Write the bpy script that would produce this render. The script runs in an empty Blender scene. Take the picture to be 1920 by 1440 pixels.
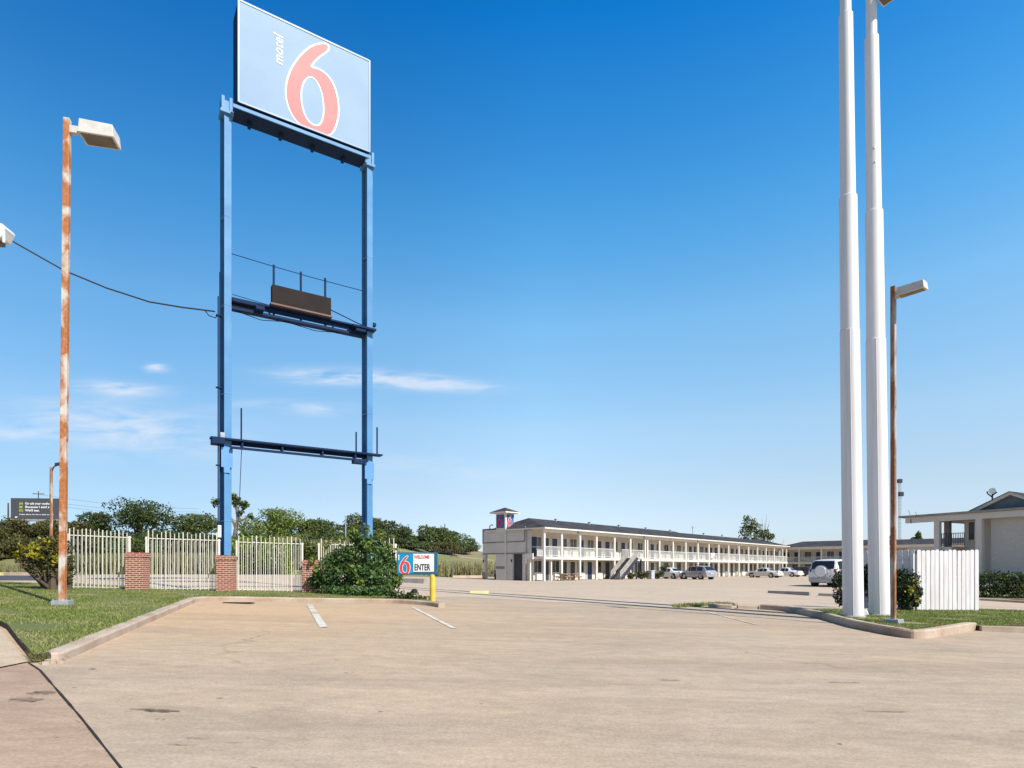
import bpy, bmesh, math, random
import numpy as np
from mathutils import Vector, Matrix
from mathutils.geometry import delaunay_2d_cdt
random.seed(7)
scene = bpy.context.scene
C = scene.collection
R = math.radians
EYE, F, HX, HY = 1.5, 1150.0, 960.0, 1066.0

# ------------------------------------------------------------------ terrain
def sstep(a, b, x):
    t = min(1.0, max(0.0, (x-a)/(b-a))); return t*t*(3-2*t)
def gz(x, y):
    r = .40*math.tanh(y/20.0) if y > 0 else .02*y
    r -= .2*sstep(42, 64, y)*sstep(-30, -5, x)
    xc = max(-18.0, min(25.0, x))
    t = -.025*xc + .005*math.sqrt(xc*xc+9) - .015
    fade = 1-sstep(20, 42, y) if x > 0 else 1-sstep(60, 105, y)
    r += t*fade
    ys = 62 + 30*sstep(-26, -8, x)
    r += 5.4*sstep(ys, ys+55, y)*(1-sstep(2, 40, x - max(0, (y-100)*.25)))
    return r
def P(px, py, Y):
    return Vector(((px-HX)/F*Y, Y, EYE-(py-HY)/F*Y))
def G(px, py, dz=0.0):
    def f(Y): return EYE-(py-HY)/F*Y-(gz((px-HX)/F*Y, Y)+dz)
    Y = 3.0
    while f(Y) > 0 and Y < 250: Y += .25
    lo, hi = Y-.25, Y
    for _ in range(30):
        m = (lo+hi)/2
        if f(m) > 0: lo = m
        else: hi = m
    return Vector(((px-HX)/F*lo, lo, gz((px-HX)/F*lo, lo)+dz))
def at(px, Y):                                  # ground point under picture column px at distance Y
    x = (px-HX)/F*Y
    return Vector((x, Y, gz(x, Y)))

# ------------------------------------------------------------------ materials
def new_mat(name):
    m = bpy.data.materials.new(name); m.use_nodes = True
    nt = m.node_tree; b = nt.nodes['Principled BSDF']
    return m, nt, b
def N(nt, t, **kw):
    n = nt.nodes.new(t)
    for k, v in kw.items():
        if k.startswith('i_'):
            n.inputs[k[2:].replace('_', ' ')].default_value = v
        else: setattr(n, k, v)
    return n
def ramp(nt, src, stops):
    r = nt.nodes.new('ShaderNodeValToRGB')
    els = r.color_ramp.elements
    while len(els) < len(stops): els.new(.5)
    for e, (p, c) in zip(els, stops):
        e.position = p; e.color = (*c, 1) if len(c) == 3 else c
    nt.links.new(src, r.inputs[0]); return r
def mixc(nt, fac, a, b, mode='MIX'):
    m = nt.nodes.new('ShaderNodeMix'); m.data_type = 'RGBA'; m.blend_type = mode
    for s, v in ((m.inputs[0], fac), (m.inputs[6], a), (m.inputs[7], b)):
        if hasattr(v, 'is_linked'): nt.links.new(v, s)
        else: s.default_value = v if not isinstance(v, tuple) else (*v[:3], 1)
    return m.outputs[2]
def coords(nt, scale=(1, 1, 1), kind='Object'):
    t = nt.nodes.new('ShaderNodeTexCoord'); mp = nt.nodes.new('ShaderNodeMapping')
    mp.inputs['Scale'].default_value = scale
    nt.links.new(t.outputs[kind], mp.inputs[0]); return mp.outputs[0]
def noise(nt, vec, scale, detail=5, rough=.55, dist=0):
    n = nt.nodes.new('ShaderNodeTexNoise')
    n.inputs['Scale'].default_value = scale; n.inputs['Detail'].default_value = detail
    n.inputs['Roughness'].default_value = rough; n.inputs['Distortion'].default_value = dist
    nt.links.new(vec, n.inputs['Vector']); return n.outputs['Fac']
def bump(nt, b, h, strength=.3, dist=.02):
    n = nt.nodes.new('ShaderNodeBump'); n.inputs['Strength'].default_value = strength
    n.inputs['Distance'].default_value = dist
    nt.links.new(h, n.inputs['Height']); nt.links.new(n.outputs[0], b.inputs['Normal'])
def simple(name, col, rough=.6, var=.12, scale=3.0, metal=0.0, spec=.4, col2=None, lo=.35, hi=.68, stretch=(1, 1, 1), bmp=0):
    m, nt, b = new_mat(name)
    v = coords(nt, stretch)
    f = noise(nt, v, scale)
    c2 = col2 or tuple(max(0, c*(1-var*2)) for c in col)
    r = ramp(nt, f, [(lo, c2), (hi, col)])
    f2 = noise(nt, v, scale*9, 3)
    c = mixc(nt, var*.6, r.outputs[0], ramp(nt, f2, [(.3, (.3, .3, .3)), (.7, (.8, .8, .8))]).outputs[0], 'OVERLAY')
    nt.links.new(c, b.inputs['Base Color'])
    b.inputs['Roughness'].default_value = rough; b.inputs['Metallic'].default_value = metal
    b.inputs['Specular IOR Level'].default_value = spec
    if bmp: bump(nt, b, f2, bmp, .01)
    return m

def concrete_mat(name, base, warm, dark, streak=(.25, 1, 1), crack=True):
    m, nt, b = new_mat(name); v = coords(nt)
    vs = coords(nt, streak)
    f1 = noise(nt, v, .22, 6, .6, .6); f2 = noise(nt, vs, 1.3, 8, .65, .8); f3 = noise(nt, v, 38, 4, .7)
    c = mixc(nt, ramp(nt, f1, [(.36, (0, 0, 0)), (.66, (1, 1, 1))]).outputs[0], base, warm)
    st = ramp(nt, f2, [(.40, (0, 0, 0)), (.72, (.48, .48, .48))])
    c = mixc(nt, st.outputs[0], c, dark)
    f7 = noise(nt, coords(nt, (.6, 1, 1)), .55, 8, .7, 1.2)
    c = mixc(nt, ramp(nt, f7, [(.5, (0, 0, 0)), (.8, (.4, .4, .4))]).outputs[0], c, tuple(x*.72 for x in dark))
    if name == 'lot_concrete':      # reddish dust washed against the first bay's kerb
        g = nt.nodes.new('ShaderNodeTexGradient'); g.gradient_type = 'QUADRATIC_SPHERE'
        mp = nt.nodes.new('ShaderNodeMapping'); mp.inputs['Location'].default_value = (.55, -1.25, 0); mp.inputs['Scale'].default_value = (.075, .085, 0)
        tcx = nt.nodes.new('ShaderNodeTexCoord'); nt.links.new(tcx.outputs['Object'], mp.inputs[0]); nt.links.new(mp.outputs[0], g.inputs[0])
        c = mixc(nt, ramp(nt, g.outputs['Fac'], [(0, (0, 0, 0)), (.7, (.75, .75, .75))]).outputs[0], c, (.54, .365, .215))
    # tyre tracks: long soft bands running across the lot
    f4 = noise(nt, coords(nt, (.03, .55, 1)), 1.6, 4, .5, .4)
    c = mixc(nt, ramp(nt, f4, [(.5, (0, 0, 0)), (.72, (.3, .3, .3))]).outputs[0], c, tuple(x*.9 for x in dark))
    # small dark drips of oil
    f5 = noise(nt, coords(nt, (.6, 1, 1)), 1.9, 3, .5)
    c = mixc(nt, ramp(nt, f5, [(.735, (0, 0, 0)), (.775, (.6, .6, .6))]).outputs[0], c, tuple(x*.3 for x in dark))
    f6 = noise(nt, v, 7.5, 2, .5)
    c = mixc(nt, ramp(nt, f6, [(.73, (0, 0, 0)), (.77, (.55, .55, .55))]).outputs[0], c, tuple(x*.35 for x in dark))
    c = mixc(nt, .32, c, ramp(nt, f3, [(.3, (.2, .2, .2)), (.7, (.8, .8, .8))]).outputs[0], 'OVERLAY')
    f8 = noise(nt, coords(nt, (.45, 1, 1)), 6.5, 6, .7)
    c = mixc(nt, .26, c, ramp(nt, f8, [(.3, (.25, .25, .25)), (.7, (.72, .72, .72))]).outputs[0], 'OVERLAY')
    if crack:
        vo = nt.nodes.new('ShaderNodeTexVoronoi'); vo.feature = 'DISTANCE_TO_EDGE'; vo.inputs['Scale'].default_value = .16
        wn = nt.nodes.new('ShaderNodeTexNoise'); wn.inputs['Scale'].default_value = .9; wn.inputs['Detail'].default_value = 6
        nt.links.new(v, wn.inputs['Vector'])
        ad = nt.nodes.new('ShaderNodeVectorMath'); ad.operation = 'MULTIPLY_ADD'
        nt.links.new(wn.outputs['Color'], ad.inputs[0]); ad.inputs[1].default_value = (1.6, 1.6, 0); nt.links.new(v, ad.inputs[2])
        nt.links.new(ad.outputs[0], vo.inputs['Vector'])
        cr = ramp(nt, vo.outputs['Distance'], [(0, (.6, .6, .6)), (.0045, (0, 0, 0))])
        brk = ramp(nt, noise(nt, v, .35, 2), [(.56, (0, 0, 0)), (.66, (.8, .8, .8))])
        mm = mixc(nt, 1.0, cr.outputs[0], brk.outputs[0], 'MULTIPLY')
        c = mixc(nt, mm, c, tuple(x*.4 for x in dark))
    nt.links.new(c, b.inputs['Base Color'])
    b.inputs['Roughness'].default_value = .95; b.inputs['Specular IOR Level'].default_value = .08
    bump(nt, b, f3, .25, .004)
    return m

def leaf_mat(name, dark, light, hue=(.35, .5)):
    m, nt, b = new_mat(name)
    g = nt.nodes.new('ShaderNodeNewGeometry')
    v = coords(nt)
    r = ramp(nt, g.outputs['Random Per Island'], [(0, dark), (.75, light), (1, tuple(min(1, c*1.35) for c in light))])
    f = noise(nt, v, .8, 3)
    c = mixc(nt, ramp(nt, f, [(.35, (0, 0, 0)), (.65, (.6, .6, .6))]).outputs[0], r.outputs[0], light)
    nt.links.new(c, b.inputs['Base Color'])
    b.inputs['Roughness'].default_value = .55; b.inputs['Specular IOR Level'].default_value = .3
    tr = nt.nodes.new('ShaderNodeBsdfTranslucent'); nt.links.new(c, tr.inputs[0])
    mx = nt.nodes.new('ShaderNodeMixShader'); mx.inputs[0].default_value = .25
    nt.links.new(b.outputs[0], mx.inputs[1]); nt.links.new(tr.outputs[0], mx.inputs[2])
    nt.links.new(mx.outputs[0], nt.nodes['Material Output'].inputs[0])
    return m

def brick_mat(name, c1, c2, mortar, bw=.2, bh=.068):
    m, nt, b = new_mat(name)
    t = nt.nodes.new('ShaderNodeTexCoord'); s = nt.nodes.new('ShaderNodeSeparateXYZ')
    nt.links.new(t.outputs['Object'], s.inputs[0])
    ad = nt.nodes.new('ShaderNodeMath'); nt.links.new(s.outputs[0], ad.inputs[0]); nt.links.new(s.outputs[1], ad.inputs[1])
    cb = nt.nodes.new('ShaderNodeCombineXYZ'); nt.links.new(ad.outputs[0], cb.inputs[0]); nt.links.new(s.outputs[2], cb.inputs[1])
    br = nt.nodes.new('ShaderNodeTexBrick')
    br.inputs['Color1'].default_value = (*c1, 1); br.inputs['Color2'].default_value = (*c2, 1); br.inputs['Mortar'].default_value = (*mortar, 1)
    br.inputs['Scale'].default_value = 1.0; br.inputs['Brick Width'].default_value = bw; br.inputs['Row Height'].default_value = bh
    br.inputs['Mortar Size'].default_value = .010; br.inputs['Mortar Smooth'].default_value = .2
    nt.links.new(cb.outputs[0], br.inputs['Vector'])
    f = noise(nt, coords(nt), 14, 4)
    c = mixc(nt, .35, br.outputs['Color'], ramp(nt, f, [(.3, (.3, .3, .3)), (.7, (.75, .75, .75))]).outputs[0], 'OVERLAY')
    nt.links.new(c, b.inputs['Base Color']); b.inputs['Roughness'].default_value = .85
    bump(nt, b, br.outputs['Fac'], -.4, .01)
    return m

def rust_mat(name, grey, rust, thr=.5, sc=(2.2, 2.2, .7)):
    m, nt, b = new_mat(name)
    f = noise(nt, coords(nt, sc), 1.5, 5, .55, .5); f2 = noise(nt, coords(nt, (6, 6, 3)), 4, 5)
    k = ramp(nt, f, [(thr-.05, (0, 0, 0)), (thr+.06, (1, 1, 1))])
    rr = mixc(nt, ramp(nt, f2, [(.35, (0, 0, 0)), (.65, (1, 1, 1))]).outputs[0], rust, tuple(c*.62 for c in rust))
    gg = mixc(nt, ramp(nt, f2, [(.4, (0, 0, 0)), (.7, (.7, .7, .7))]).outputs[0], grey, (.55, .42, .28))
    c = mixc(nt, k.outputs[0], gg, rr)
    nt.links.new(c, b.inputs['Base Color']); b.inputs['Roughness'].default_value = .75
    bump(nt, b, f2, .3, .005)
    return m

M = {}
M['lot'] = concrete_mat('lot_concrete', (.435, .345, .262), (.475, .36, .255), (.285, .225, .172))
M['pave'] = concrete_mat('pink_concrete', (.425, .305, .225), (.44, .32, .235), (.27, .18, .13), crack=False)
M['walk'] = concrete_mat('walk_concrete', (.50, .39, .28), (.52, .42, .32), (.38, .3, .22), crack=False)
M['backlot'] = concrete_mat('grey_concrete', (.50, .40, .31), (.53, .41, .30), (.37, .305, .24))
M['kerb'] = simple('kerb_concrete', (.46, .37, .29), .9, .2, 1.1, col2=(.33, .22, .145), lo=.3, hi=.6, bmp=.3)
M['kerbg'] = simple('kerb_grey', (.36, .33, .30), .9, .15, 2)
M['asphalt'] = simple('asphalt', (.085, .08, .085), .9, .2, .5, col2=(.05, .05, .055), bmp=.3)
M['line'] = simple('worn_line_paint', (.62, .57, .50), .8, .2, 3.2, col2=(.45, .36, .27), lo=.38, hi=.55)
M['linef'] = simple('faded_line_paint', (.60, .50, .38), .8, .15, 1.6, col2=(.46, .36, .26), lo=.4, hi=.6)
M['joint'] = simple('joint_filler', (.03, .024, .018), .95, .2, 5)
M['soil'] = simple('bare_soil', (.10, .075, .045), .95, .2, 4)
M['patch'] = simple('dark_patch', (.25, .19, .14), .8, .2, 5)
M['patch2'] = simple('darker_patch', (.14, .105, .08), .7, .2, 5)
for nm in ('patch', 'patch2'):
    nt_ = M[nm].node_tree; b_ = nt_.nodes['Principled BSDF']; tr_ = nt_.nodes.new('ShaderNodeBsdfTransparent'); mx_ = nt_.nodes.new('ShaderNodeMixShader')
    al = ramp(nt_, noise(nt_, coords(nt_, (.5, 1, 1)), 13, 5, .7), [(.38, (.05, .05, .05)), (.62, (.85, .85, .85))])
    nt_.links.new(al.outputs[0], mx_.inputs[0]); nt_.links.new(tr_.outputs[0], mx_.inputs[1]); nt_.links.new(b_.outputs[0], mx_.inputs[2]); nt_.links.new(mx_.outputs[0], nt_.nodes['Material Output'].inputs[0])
M['lawn'] = simple('lawn_soil', (.12, .135, .035), .95, .25, .7, col2=(.25, .20, .095), lo=.36, hi=.5)
M['verge'] = simple('verge_grass', (.14, .17, .05), .95, .25, .35, col2=(.33, .26, .14), lo=.35, hi=.6, bmp=.5)
M['field'] = simple('dry_field', (.16, .185, .05), .95, .2, .06, col2=(.26, .20, .10), lo=.35, hi=.65, bmp=.5)
M['grass'] = leaf_mat('grass_blades', (.092, .122, .022), (.23, .275, .06))
nt_ = M['grass'].node_tree; b_ = nt_.nodes['Principled BSDF']; src = b_.inputs['Base Color'].links[0].from_socket
strw = ramp(nt_, noise(nt_, coords(nt_, (.8, 1.4, 1)), 1.1, 5, .65), [(.49, (0, 0, 0)), (.64, (.9, .9, .9))])
cc_ = mixc(nt_, strw.outputs[0], src, (.40, .345, .17)); nt_.links.new(cc_, b_.inputs['Base Color'])
M['reed'] = leaf_mat('dry_reeds', (.18, .16, .07), (.38, .34, .17))
M['reedg'] = leaf_mat('green_reeds', (.08, .085, .03), (.24, .22, .095))
M['leaf_dark'] = leaf_mat('dark_leaves', (.018, .033, .011), (.082, .11, .033))
M['leaf_mid'] = leaf_mat('mid_leaves', (.026, .045, .012), (.12, .15, .038))
M['leaf_olive'] = leaf_mat('olive_leaves', (.032, .034, .011), (.115, .108, .034))
M['leaf_light'] = leaf_mat('light_leaves', (.05, .09, .014), (.20, .25, .045))
M['leaf_lush'] = leaf_mat('lush_leaves', (.016, .044, .014), (.09, .165, .045))
M['leaf_yellow'] = leaf_mat('yellow_leaves', (.22, .20, .015), (.42, .36, .03))
M['leaf_hedge'] = leaf_mat('hedge_leaves', (.008, .017, .007), (.034, .056, .018))
M['leaf_red'] = leaf_mat('red_leaves', (.08, .02, .015), (.22, .06, .04))
M['bark'] = simple('bark', (.12, .085, .06), .95, .25, 6, stretch=(1, 1, .25), bmp=.4)
M['barkp'] = simple('pale_bark', (.26, .21, .16), .95, .25, 6, stretch=(1, 1, .25))
M['blue'] = simple('blue_paint', (.10, .27, .62), .5, .10, 1.6, col2=(.13, .31, .62))
M['bluelt'] = simple('faded_blue_paint', (.10, .27, .48), .55, .08, 1.2, col2=(.07, .21, .42))
M['navy'] = simple('dark_blue_steel', (.008, .028, .085), .7, .1, 2, spec=.15)
M['face'] = simple('faded_sign_face', (.225, .335, .46), .5, .04, .35, col2=(.165, .275, .42), spec=.3)
M['facerim'] = simple('sign_rim', (.15, .25, .38), .4, .05, 1)
M['salmon'] = simple('faded_red_numeral', (.46, .092, .09), .5, .04, 1, col2=(.49, .115, .115))
M['white'] = simple('white_paint', (.80, .80, .79), .5, .05, 1.5)
M['whitecold'] = simple('white_steel_paint', (.76, .74, .75), .45, .07, 1.0, col2=(.64, .61, .60), stretch=(5, 5, .22), lo=.3, hi=.55)
M['teal'] = simple('blue_sign_panel', (.01, .28, .52), .4, .06, 3, col2=(.008, .23, .45))
M['tealedge'] = simple('blue_sign_edge', (.015, .12, .2), .5, .06, 3)
M['red'] = simple('red_letter', (.70, .05, .06), .45, .05, 3)
M['pink'] = simple('faded_pink_letter', (.80, .30, .32), .45, .05, 3)
M['black'] = simple('black_letter', (.02, .02, .024), .5, .05, 3)
M['signblue'] = simple('tower_sign_blue', (.015, .11, .36), .4, .05, 3)
M['brown'] = simple('brown_board', (.022, .015, .014), .9, .15, 2)
M['steel'] = simple('dark_steel', (.035, .04, .055), .5, .1, 2)
M['galv'] = simple('galvanised', (.42, .44, .47), .5, .1, 5, metal=.3)
M['lamp'] = simple('lamp_housing', (.64, .62, .60), .55, .12, 3.5, col2=(.52, .47, .42))
M['lens'] = simple('lamp_lens', (.16, .13, .09), .3, .2, 3)
M['rust'] = rust_mat('rusty_pole', (.55, .52, .47), (.48, .17, .055), .455, (1.2, 1.2, .95))
M['rust2'] = rust_mat('rusty_dark_pole', (.38, .32, .27), (.33, .13, .05), .46)
M['yellow'] = simple('yellow_post', (.78, .55, .07), .55, .1, 4, col2=(.62, .42, .06))
M['yellowkerb'] = simple('yellow_kerb', (.66, .57, .26), .8, .12, 2)
M['fence'] = simple('cream_fence_paint', (.74, .71, .64), .6, .1, 4, col2=(.66, .61, .52))
M['brick'] = brick_mat('red_brick', (.33, .075, .045), (.22, .05, .035), (.56, .42, .32))
M['board'] = simple('white_board_paint', (.74, .72, .725), .65, .12, 1.5, col2=(.62, .58, .57), stretch=(6, 6, .6))
M['cream'] = simple('cream_wall', (.63, .57, .49), .8, .06, .8)
M['creamtrim'] = simple('cream_trim', (.75, .69, .60), .65, .06, 1)
M['greywall'] = simple('grey_cladding', (.66, .60, .53), .8, .06, .7)
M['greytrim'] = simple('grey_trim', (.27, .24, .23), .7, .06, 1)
M['roof'] = simple('grey_shingles', (.072, .07, .078), .95, .18, .9, col2=(.04, .038, .044), bmp=.3, spec=.1)
M['gable'] = simple('gable_siding', (.17, .19, .22), .8, .1, 2)
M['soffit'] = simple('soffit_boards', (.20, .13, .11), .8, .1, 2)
M['glass'] = simple('dark_window', (.022, .024, .03), .12, .1, .4, spec=.6)
M['curtain'] = simple('curtained_window', (.17, .15, .14), .35, .2, .7, col2=(.06, .055, .06))
M['door'] = simple('blue_door', (.028, .04, .10), .5, .1, 2)
M['doork'] = simple('dark_door', (.05, .05, .06), .5, .1, 2)
M['ac'] = simple('ac_panel', (.78, .74, .68), .6, .05, 2)
M['rail'] = simple('pale_railing', (.66, .66, .62), .55, .05, 2)
M['whitebrick'] = brick_mat('white_painted_brick', (.52, .49, .43), (.47, .45, .40), (.44, .41, .37), .4, .16)
M['wood'] = simple('picnic_wood', (.45, .28, .15), .8, .2, 3, stretch=(1, 6, 6))
M['bin'] = simple('grey_bin', (.5, .52, .56), .6, .1, 3)
M['board_dark'] = simple('billboard_panel', (.075, .075, .09), .6, .06, .5)
M['lime'] = simple('lime_letters', (.5, .55, .06), .5, .04, 2)
M['rubber'] = simple('rubber', (.025, .025, .026), .85, .15, 8)
M['rim'] = simple('wheel_rim', (.5, .5, .52), .35, .05, 4, metal=.6)
M['plastic'] = simple('black_plastic', (.03, .03, .033), .6, .1, 5)
M['tail'] = simple('tail_lamp', (.42, .02, .02), .25, .05, 4)
M['head'] = simple('head_lamp', (.6, .62, .65), .15, .05, 4)
def carpaint(name, col, metal=0.0):
    m = simple(name, col, .28, .02, 2, metal=metal, spec=.5)
    b = m.node_tree.nodes['Principled BSDF']; b.inputs['Coat Weight'].default_value = .6; b.inputs['Coat Roughness'].default_value = .06
    return m
M['car_white'] = carpaint('white_car_paint', (.80, .79, .78))
M['car_cream'] = carpaint('cream_car_paint', (.70, .66, .56))
M['car_silver'] = carpaint('silver_car_paint', (.38, .38, .42), .3)
M['car_black'] = carpaint('black_car_paint', (.02, .02, .025))

# ------------------------------------------------------------------ mesh building
class MB:
    def __init__(s): s.v = []; s.f = []
    def quad(s, *p):
        i = len(s.v); s.v += [tuple(q) for q in p]; s.f.append(tuple(range(i, i+len(p)))); return s
    def box(s, x0, y0, z0, x1, y1, z1, mat=None):
        i = len(s.v)
        c = [(x0, y0, z0), (x1, y0, z0), (x1, y1, z0), (x0, y1, z0), (x0, y0, z1), (x1, y0, z1), (x1, y1, z1), (x0, y1, z1)]
        if mat is not None: c = [tuple(mat @ Vector(q)) for q in c]
        s.v += c
        s.f += [tuple(i+k for k in q) for q in ((0, 3, 2, 1), (4, 5, 6, 7), (0, 1, 5, 4), (1, 2, 6, 5), (2, 3, 7, 6), (3, 0, 4, 7))]
        return s
    def tube(s, pts, rad, n=10, cap=True):
        pts = [Vector(p) for p in pts]
        if not hasattr(rad, '__len__'): rad = [rad]*len(pts)
        base = len(s.v); prev = None
        for k, p in enumerate(pts):
            d = (pts[min(k+1, len(pts)-1)]-pts[max(k-1, 0)])
            d = d.normalized() if d.length > 1e-9 else Vector((0, 0, 1))
            if prev is None:
                a = Vector((1, 0, 0)) if abs(d.x) < .9 else Vector((0, 1, 0))
            else: a = prev
            a = (a-d*a.dot(d)).normalized(); prev = a; b2 = d.cross(a)
            for j in range(n):
                t = 2*math.pi*j/n
                s.v.append(tuple(p+(a*math.cos(t)+b2*math.sin(t))*rad[k]))
        for k in range(len(pts)-1):
            for j in range(n):
                a0 = base+k*n+j; a1 = base+k*n+(j+1) % n
                s.f.append((a0, a1, a1+n, a0+n))
        if cap:
            s.f.append(tuple(base+j for j in reversed(range(n))))
            e = base+(len(pts)-1)*n; s.f.append(tuple(e+j for j in range(n)))
        return s
    def bar(s, p, q, w, h=None):                # square bar between two points
        h = h or w; p = Vector(p); q = Vector(q); d = (q-p).normalized()
        up = Vector((0, 0, 1)) if abs(d.z) < .95 else Vector((1, 0, 0))
        a = d.cross(up).normalized(); b = a.cross(d)
        i = len(s.v)
        for e in (p, q):
            for sx, sy in ((-1, -1), (1, -1), (1, 1), (-1, 1)): s.v.append(tuple(e+a*sx*w/2+b*sy*h/2))
        s.f += [tuple(i+k for k in qd) for qd in ((0, 3, 2, 1), (4, 5, 6, 7), (0, 1, 5, 4), (1, 2, 6, 5), (2, 3, 7, 6), (3, 0, 4, 7))]
        return s
    def prism(s, poly, fn, d0, d1):             # poly of 2D points, fn(a,b,d)->xyz
        i = len(s.v); n = len(poly)
        s.v += [tuple(fn(a, b, d0)) for a, b in poly]+[tuple(fn(a, b, d1)) for a, b in poly]
        s.f.append(tuple(i+k for k in range(n))); s.f.append(tuple(i+n+k for k in reversed(range(n))))
        for k in range(n):
            k2 = (k+1) % n; s.f.append((i+k, i+n+k, i+n+k2, i+k2))
        return s
    def build(s, name, mat, parent=None, smooth=False, bevel=0, loc=None):
        me = bpy.data.meshes.new(name); me.from_pydata(s.v, [], s.f); me.update()
        bm = bmesh.new(); bm.from_mesh(me); bmesh.ops.recalc_face_normals(bm, faces=bm.faces); bm.to_mesh(me); bm.free()
        return mesh_obj(name, me, mat, parent, smooth, bevel, loc)
def mesh_obj(name, me, mat, parent=None, smooth=False, bevel=0, loc=None):
    if mat is not None: me.materials.append(M[mat] if isinstance(mat, str) else mat)
    if smooth:
        me.polygons.foreach_set('use_smooth', [True]*len(me.polygons))
    o = bpy.data.objects.new(name, me); C.objects.link(o)
    if smooth:
        try: me.set_sharp_from_angle(angle=R(40))
        except Exception: pass
    if parent: o.parent = parent
    if loc is not None: o.location = loc
    if bevel:
        b = o.modifiers.new('bevel', 'BEVEL'); b.width = bevel; b.segments = 2; b.limit_method = 'ANGLE'
    return o
def thing(name, label, cat, loc=(0, 0, 0), rz=0, group=None):
    o = bpy.data.objects.new(name, None); C.objects.link(o)
    o.location = loc; o.rotation_euler = (0, 0, rz); o.empty_display_size = .3
    o['label'] = label; o['category'] = cat
    if group: o['group'] = group
    return o
def tag(o, label, cat, group=None, kind=None):
    o['label'] = label; o['category'] = cat
    if group: o['group'] = group
    if kind: o['kind'] = kind
    return o
def structure(o, kind='structure'):
    o['kind'] = kind; return o
def copy_part(src, parent, loc=(0, 0, 0), rz=0):
    c = src.copy(); C.objects.link(c); c.parent = parent; c.location = loc; c.rotation_euler = (0, 0, rz)
    for ch in src.children:
        d = ch.copy(); C.objects.link(d); d.parent = c
    return c
def copy_tree(o, parent=None):
    c = o.copy(); C.objects.link(c); c.parent = parent
    for ch in o.children: copy_tree(ch, c)
    return c
def inside(poly, X, Y):
    c = np.zeros(len(X), bool); n = len(poly)
    for i in range(n):
        x1, y1 = poly[i]; x2, y2 = poly[i-1]
        t = ((y1 > Y) != (y2 > Y)); t &= X < (x2-x1)*(Y-y1)/((y2-y1) if y2 != y1 else 1e-9)+x1
        c ^= t
    return c
def drape(name, poly, dz, mat, step=1.5, kind='structure'):
    rs = resample(poly, step, True); n = len(rs)
    xs = [p.x for p in rs]; ys = [p.y for p in rs]
    gx, gy = np.meshgrid(np.arange(math.floor(min(xs)/step)*step+step*.5, max(xs), step), np.arange(math.floor(min(ys)/step)*step+step*.5, max(ys), step))
    gx, gy = gx.ravel(), gy.ravel(); k = inside([(p.x, p.y) for p in rs], gx, gy)
    pts = [Vector((p.x, p.y)) for p in rs]+[Vector((a, b)) for a, b in zip(gx[k], gy[k])]
    V, E, T_, _, _, _ = delaunay_2d_cdt(pts, [(i, (i+1) % n) for i in range(n)], [], 1, 1e-5)
    me = bpy.data.meshes.new(name)
    tris = []
    for t in T_:
        a, b, c = (V[q] for q in t)
        tris.append(tuple(t) if (b.x-a.x)*(c.y-a.y)-(b.y-a.y)*(c.x-a.x) > 0 else tuple(reversed(t)))
    me.from_pydata([(v.x, v.y, gz(v.x, v.y)+dz) for v in V], [], tris); me.update()
    o = mesh_obj(name, me, mat)
    if kind: o['kind'] = kind
    return o
def resample(pts, step=.4, closed=False):
    pts = [Vector((p[0], p[1])) for p in pts]; out = []
    n = len(pts)
    for i in range(n if closed else n-1):
        a, b = pts[i], pts[(i+1) % n]; k = max(1, int((b-a).length/step))
        for j in range(k): out.append(a.lerp(b, j/k))
    if not closed: out.append(pts[-1])
    return out
def smooth_line(pts, it=2, d=.7):
    src = [Vector((p[0], p[1])) for p in pts]; pts = [src[0]]
    for a, b, c in zip(src, src[1:], src[2:]):          # keep the long runs straight, round only the corners
        la, lc = (a-b).length, (c-b).length
        if la > 2.2*d: pts.append(b+(a-b).normalized()*d)
        pts.append(b)
        if lc > 2.2*d: pts.append(b+(c-b).normalized()*d)
    pts.append(src[-1])
    for _ in range(it):
        q = [pts[0]]
        for a, b in zip(pts, pts[1:]): q += [a.lerp(b, .25), a.lerp(b, .75)]
        q.append(pts[-1]); pts = q
    return pts
def kerb(name, line, mat, w=.16, h=.14, side=1):
    pts = resample(line, .35); prof = [(0, -.1), (0, h-.03), (.03, h), (w, h), (w, -.1)]
    mb = MB(); rows = []
    rnd = random.Random(3)
    for i, p in enumerate(pts):
        d = (pts[min(i+1, len(pts)-1)]-pts[max(0, i-1)]).normalized(); nrm = Vector((-d.y, d.x))*side
        z0 = gz(p.x, p.y)
        rows.append(len(mb.v))
        jit = rnd.uniform(-.006, .006)
        for a, b in prof:
            q = p+nrm*a; mb.v.append((q.x, q.y, z0+b+(jit if b > 0 else 0)))
    n = len(prof)
    for a, b in zip(rows, rows[1:]):
        for j in range(n-1): mb.f.append((a+j, a+j+1, b+j+1, b+j))
    mb.f.append(tuple(rows[0]+j for j in range(n))); mb.f.append(tuple(rows[-1]+j for j in reversed(range(n))))
    return mb.build(name, mat)
def inset(line, d):
    out = []
    for i, p in enumerate(line):
        t = (Vector(line[min(i+1, len(line)-1)][:2])-Vector(line[max(0, i-1)][:2])).normalized()
        out.append((p[0]-t.y*d, p[1]+t.x*d))
    return out
def strip_poly(p, q, w):
    p = Vector(p[:2]); q = Vector(q[:2]); d = (q-p).normalized(); n = Vector((-d.y, d.x))*w/2
    return [tuple(p-n), tuple(q-n), tuple(q+n), tuple(p+n)]

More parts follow.
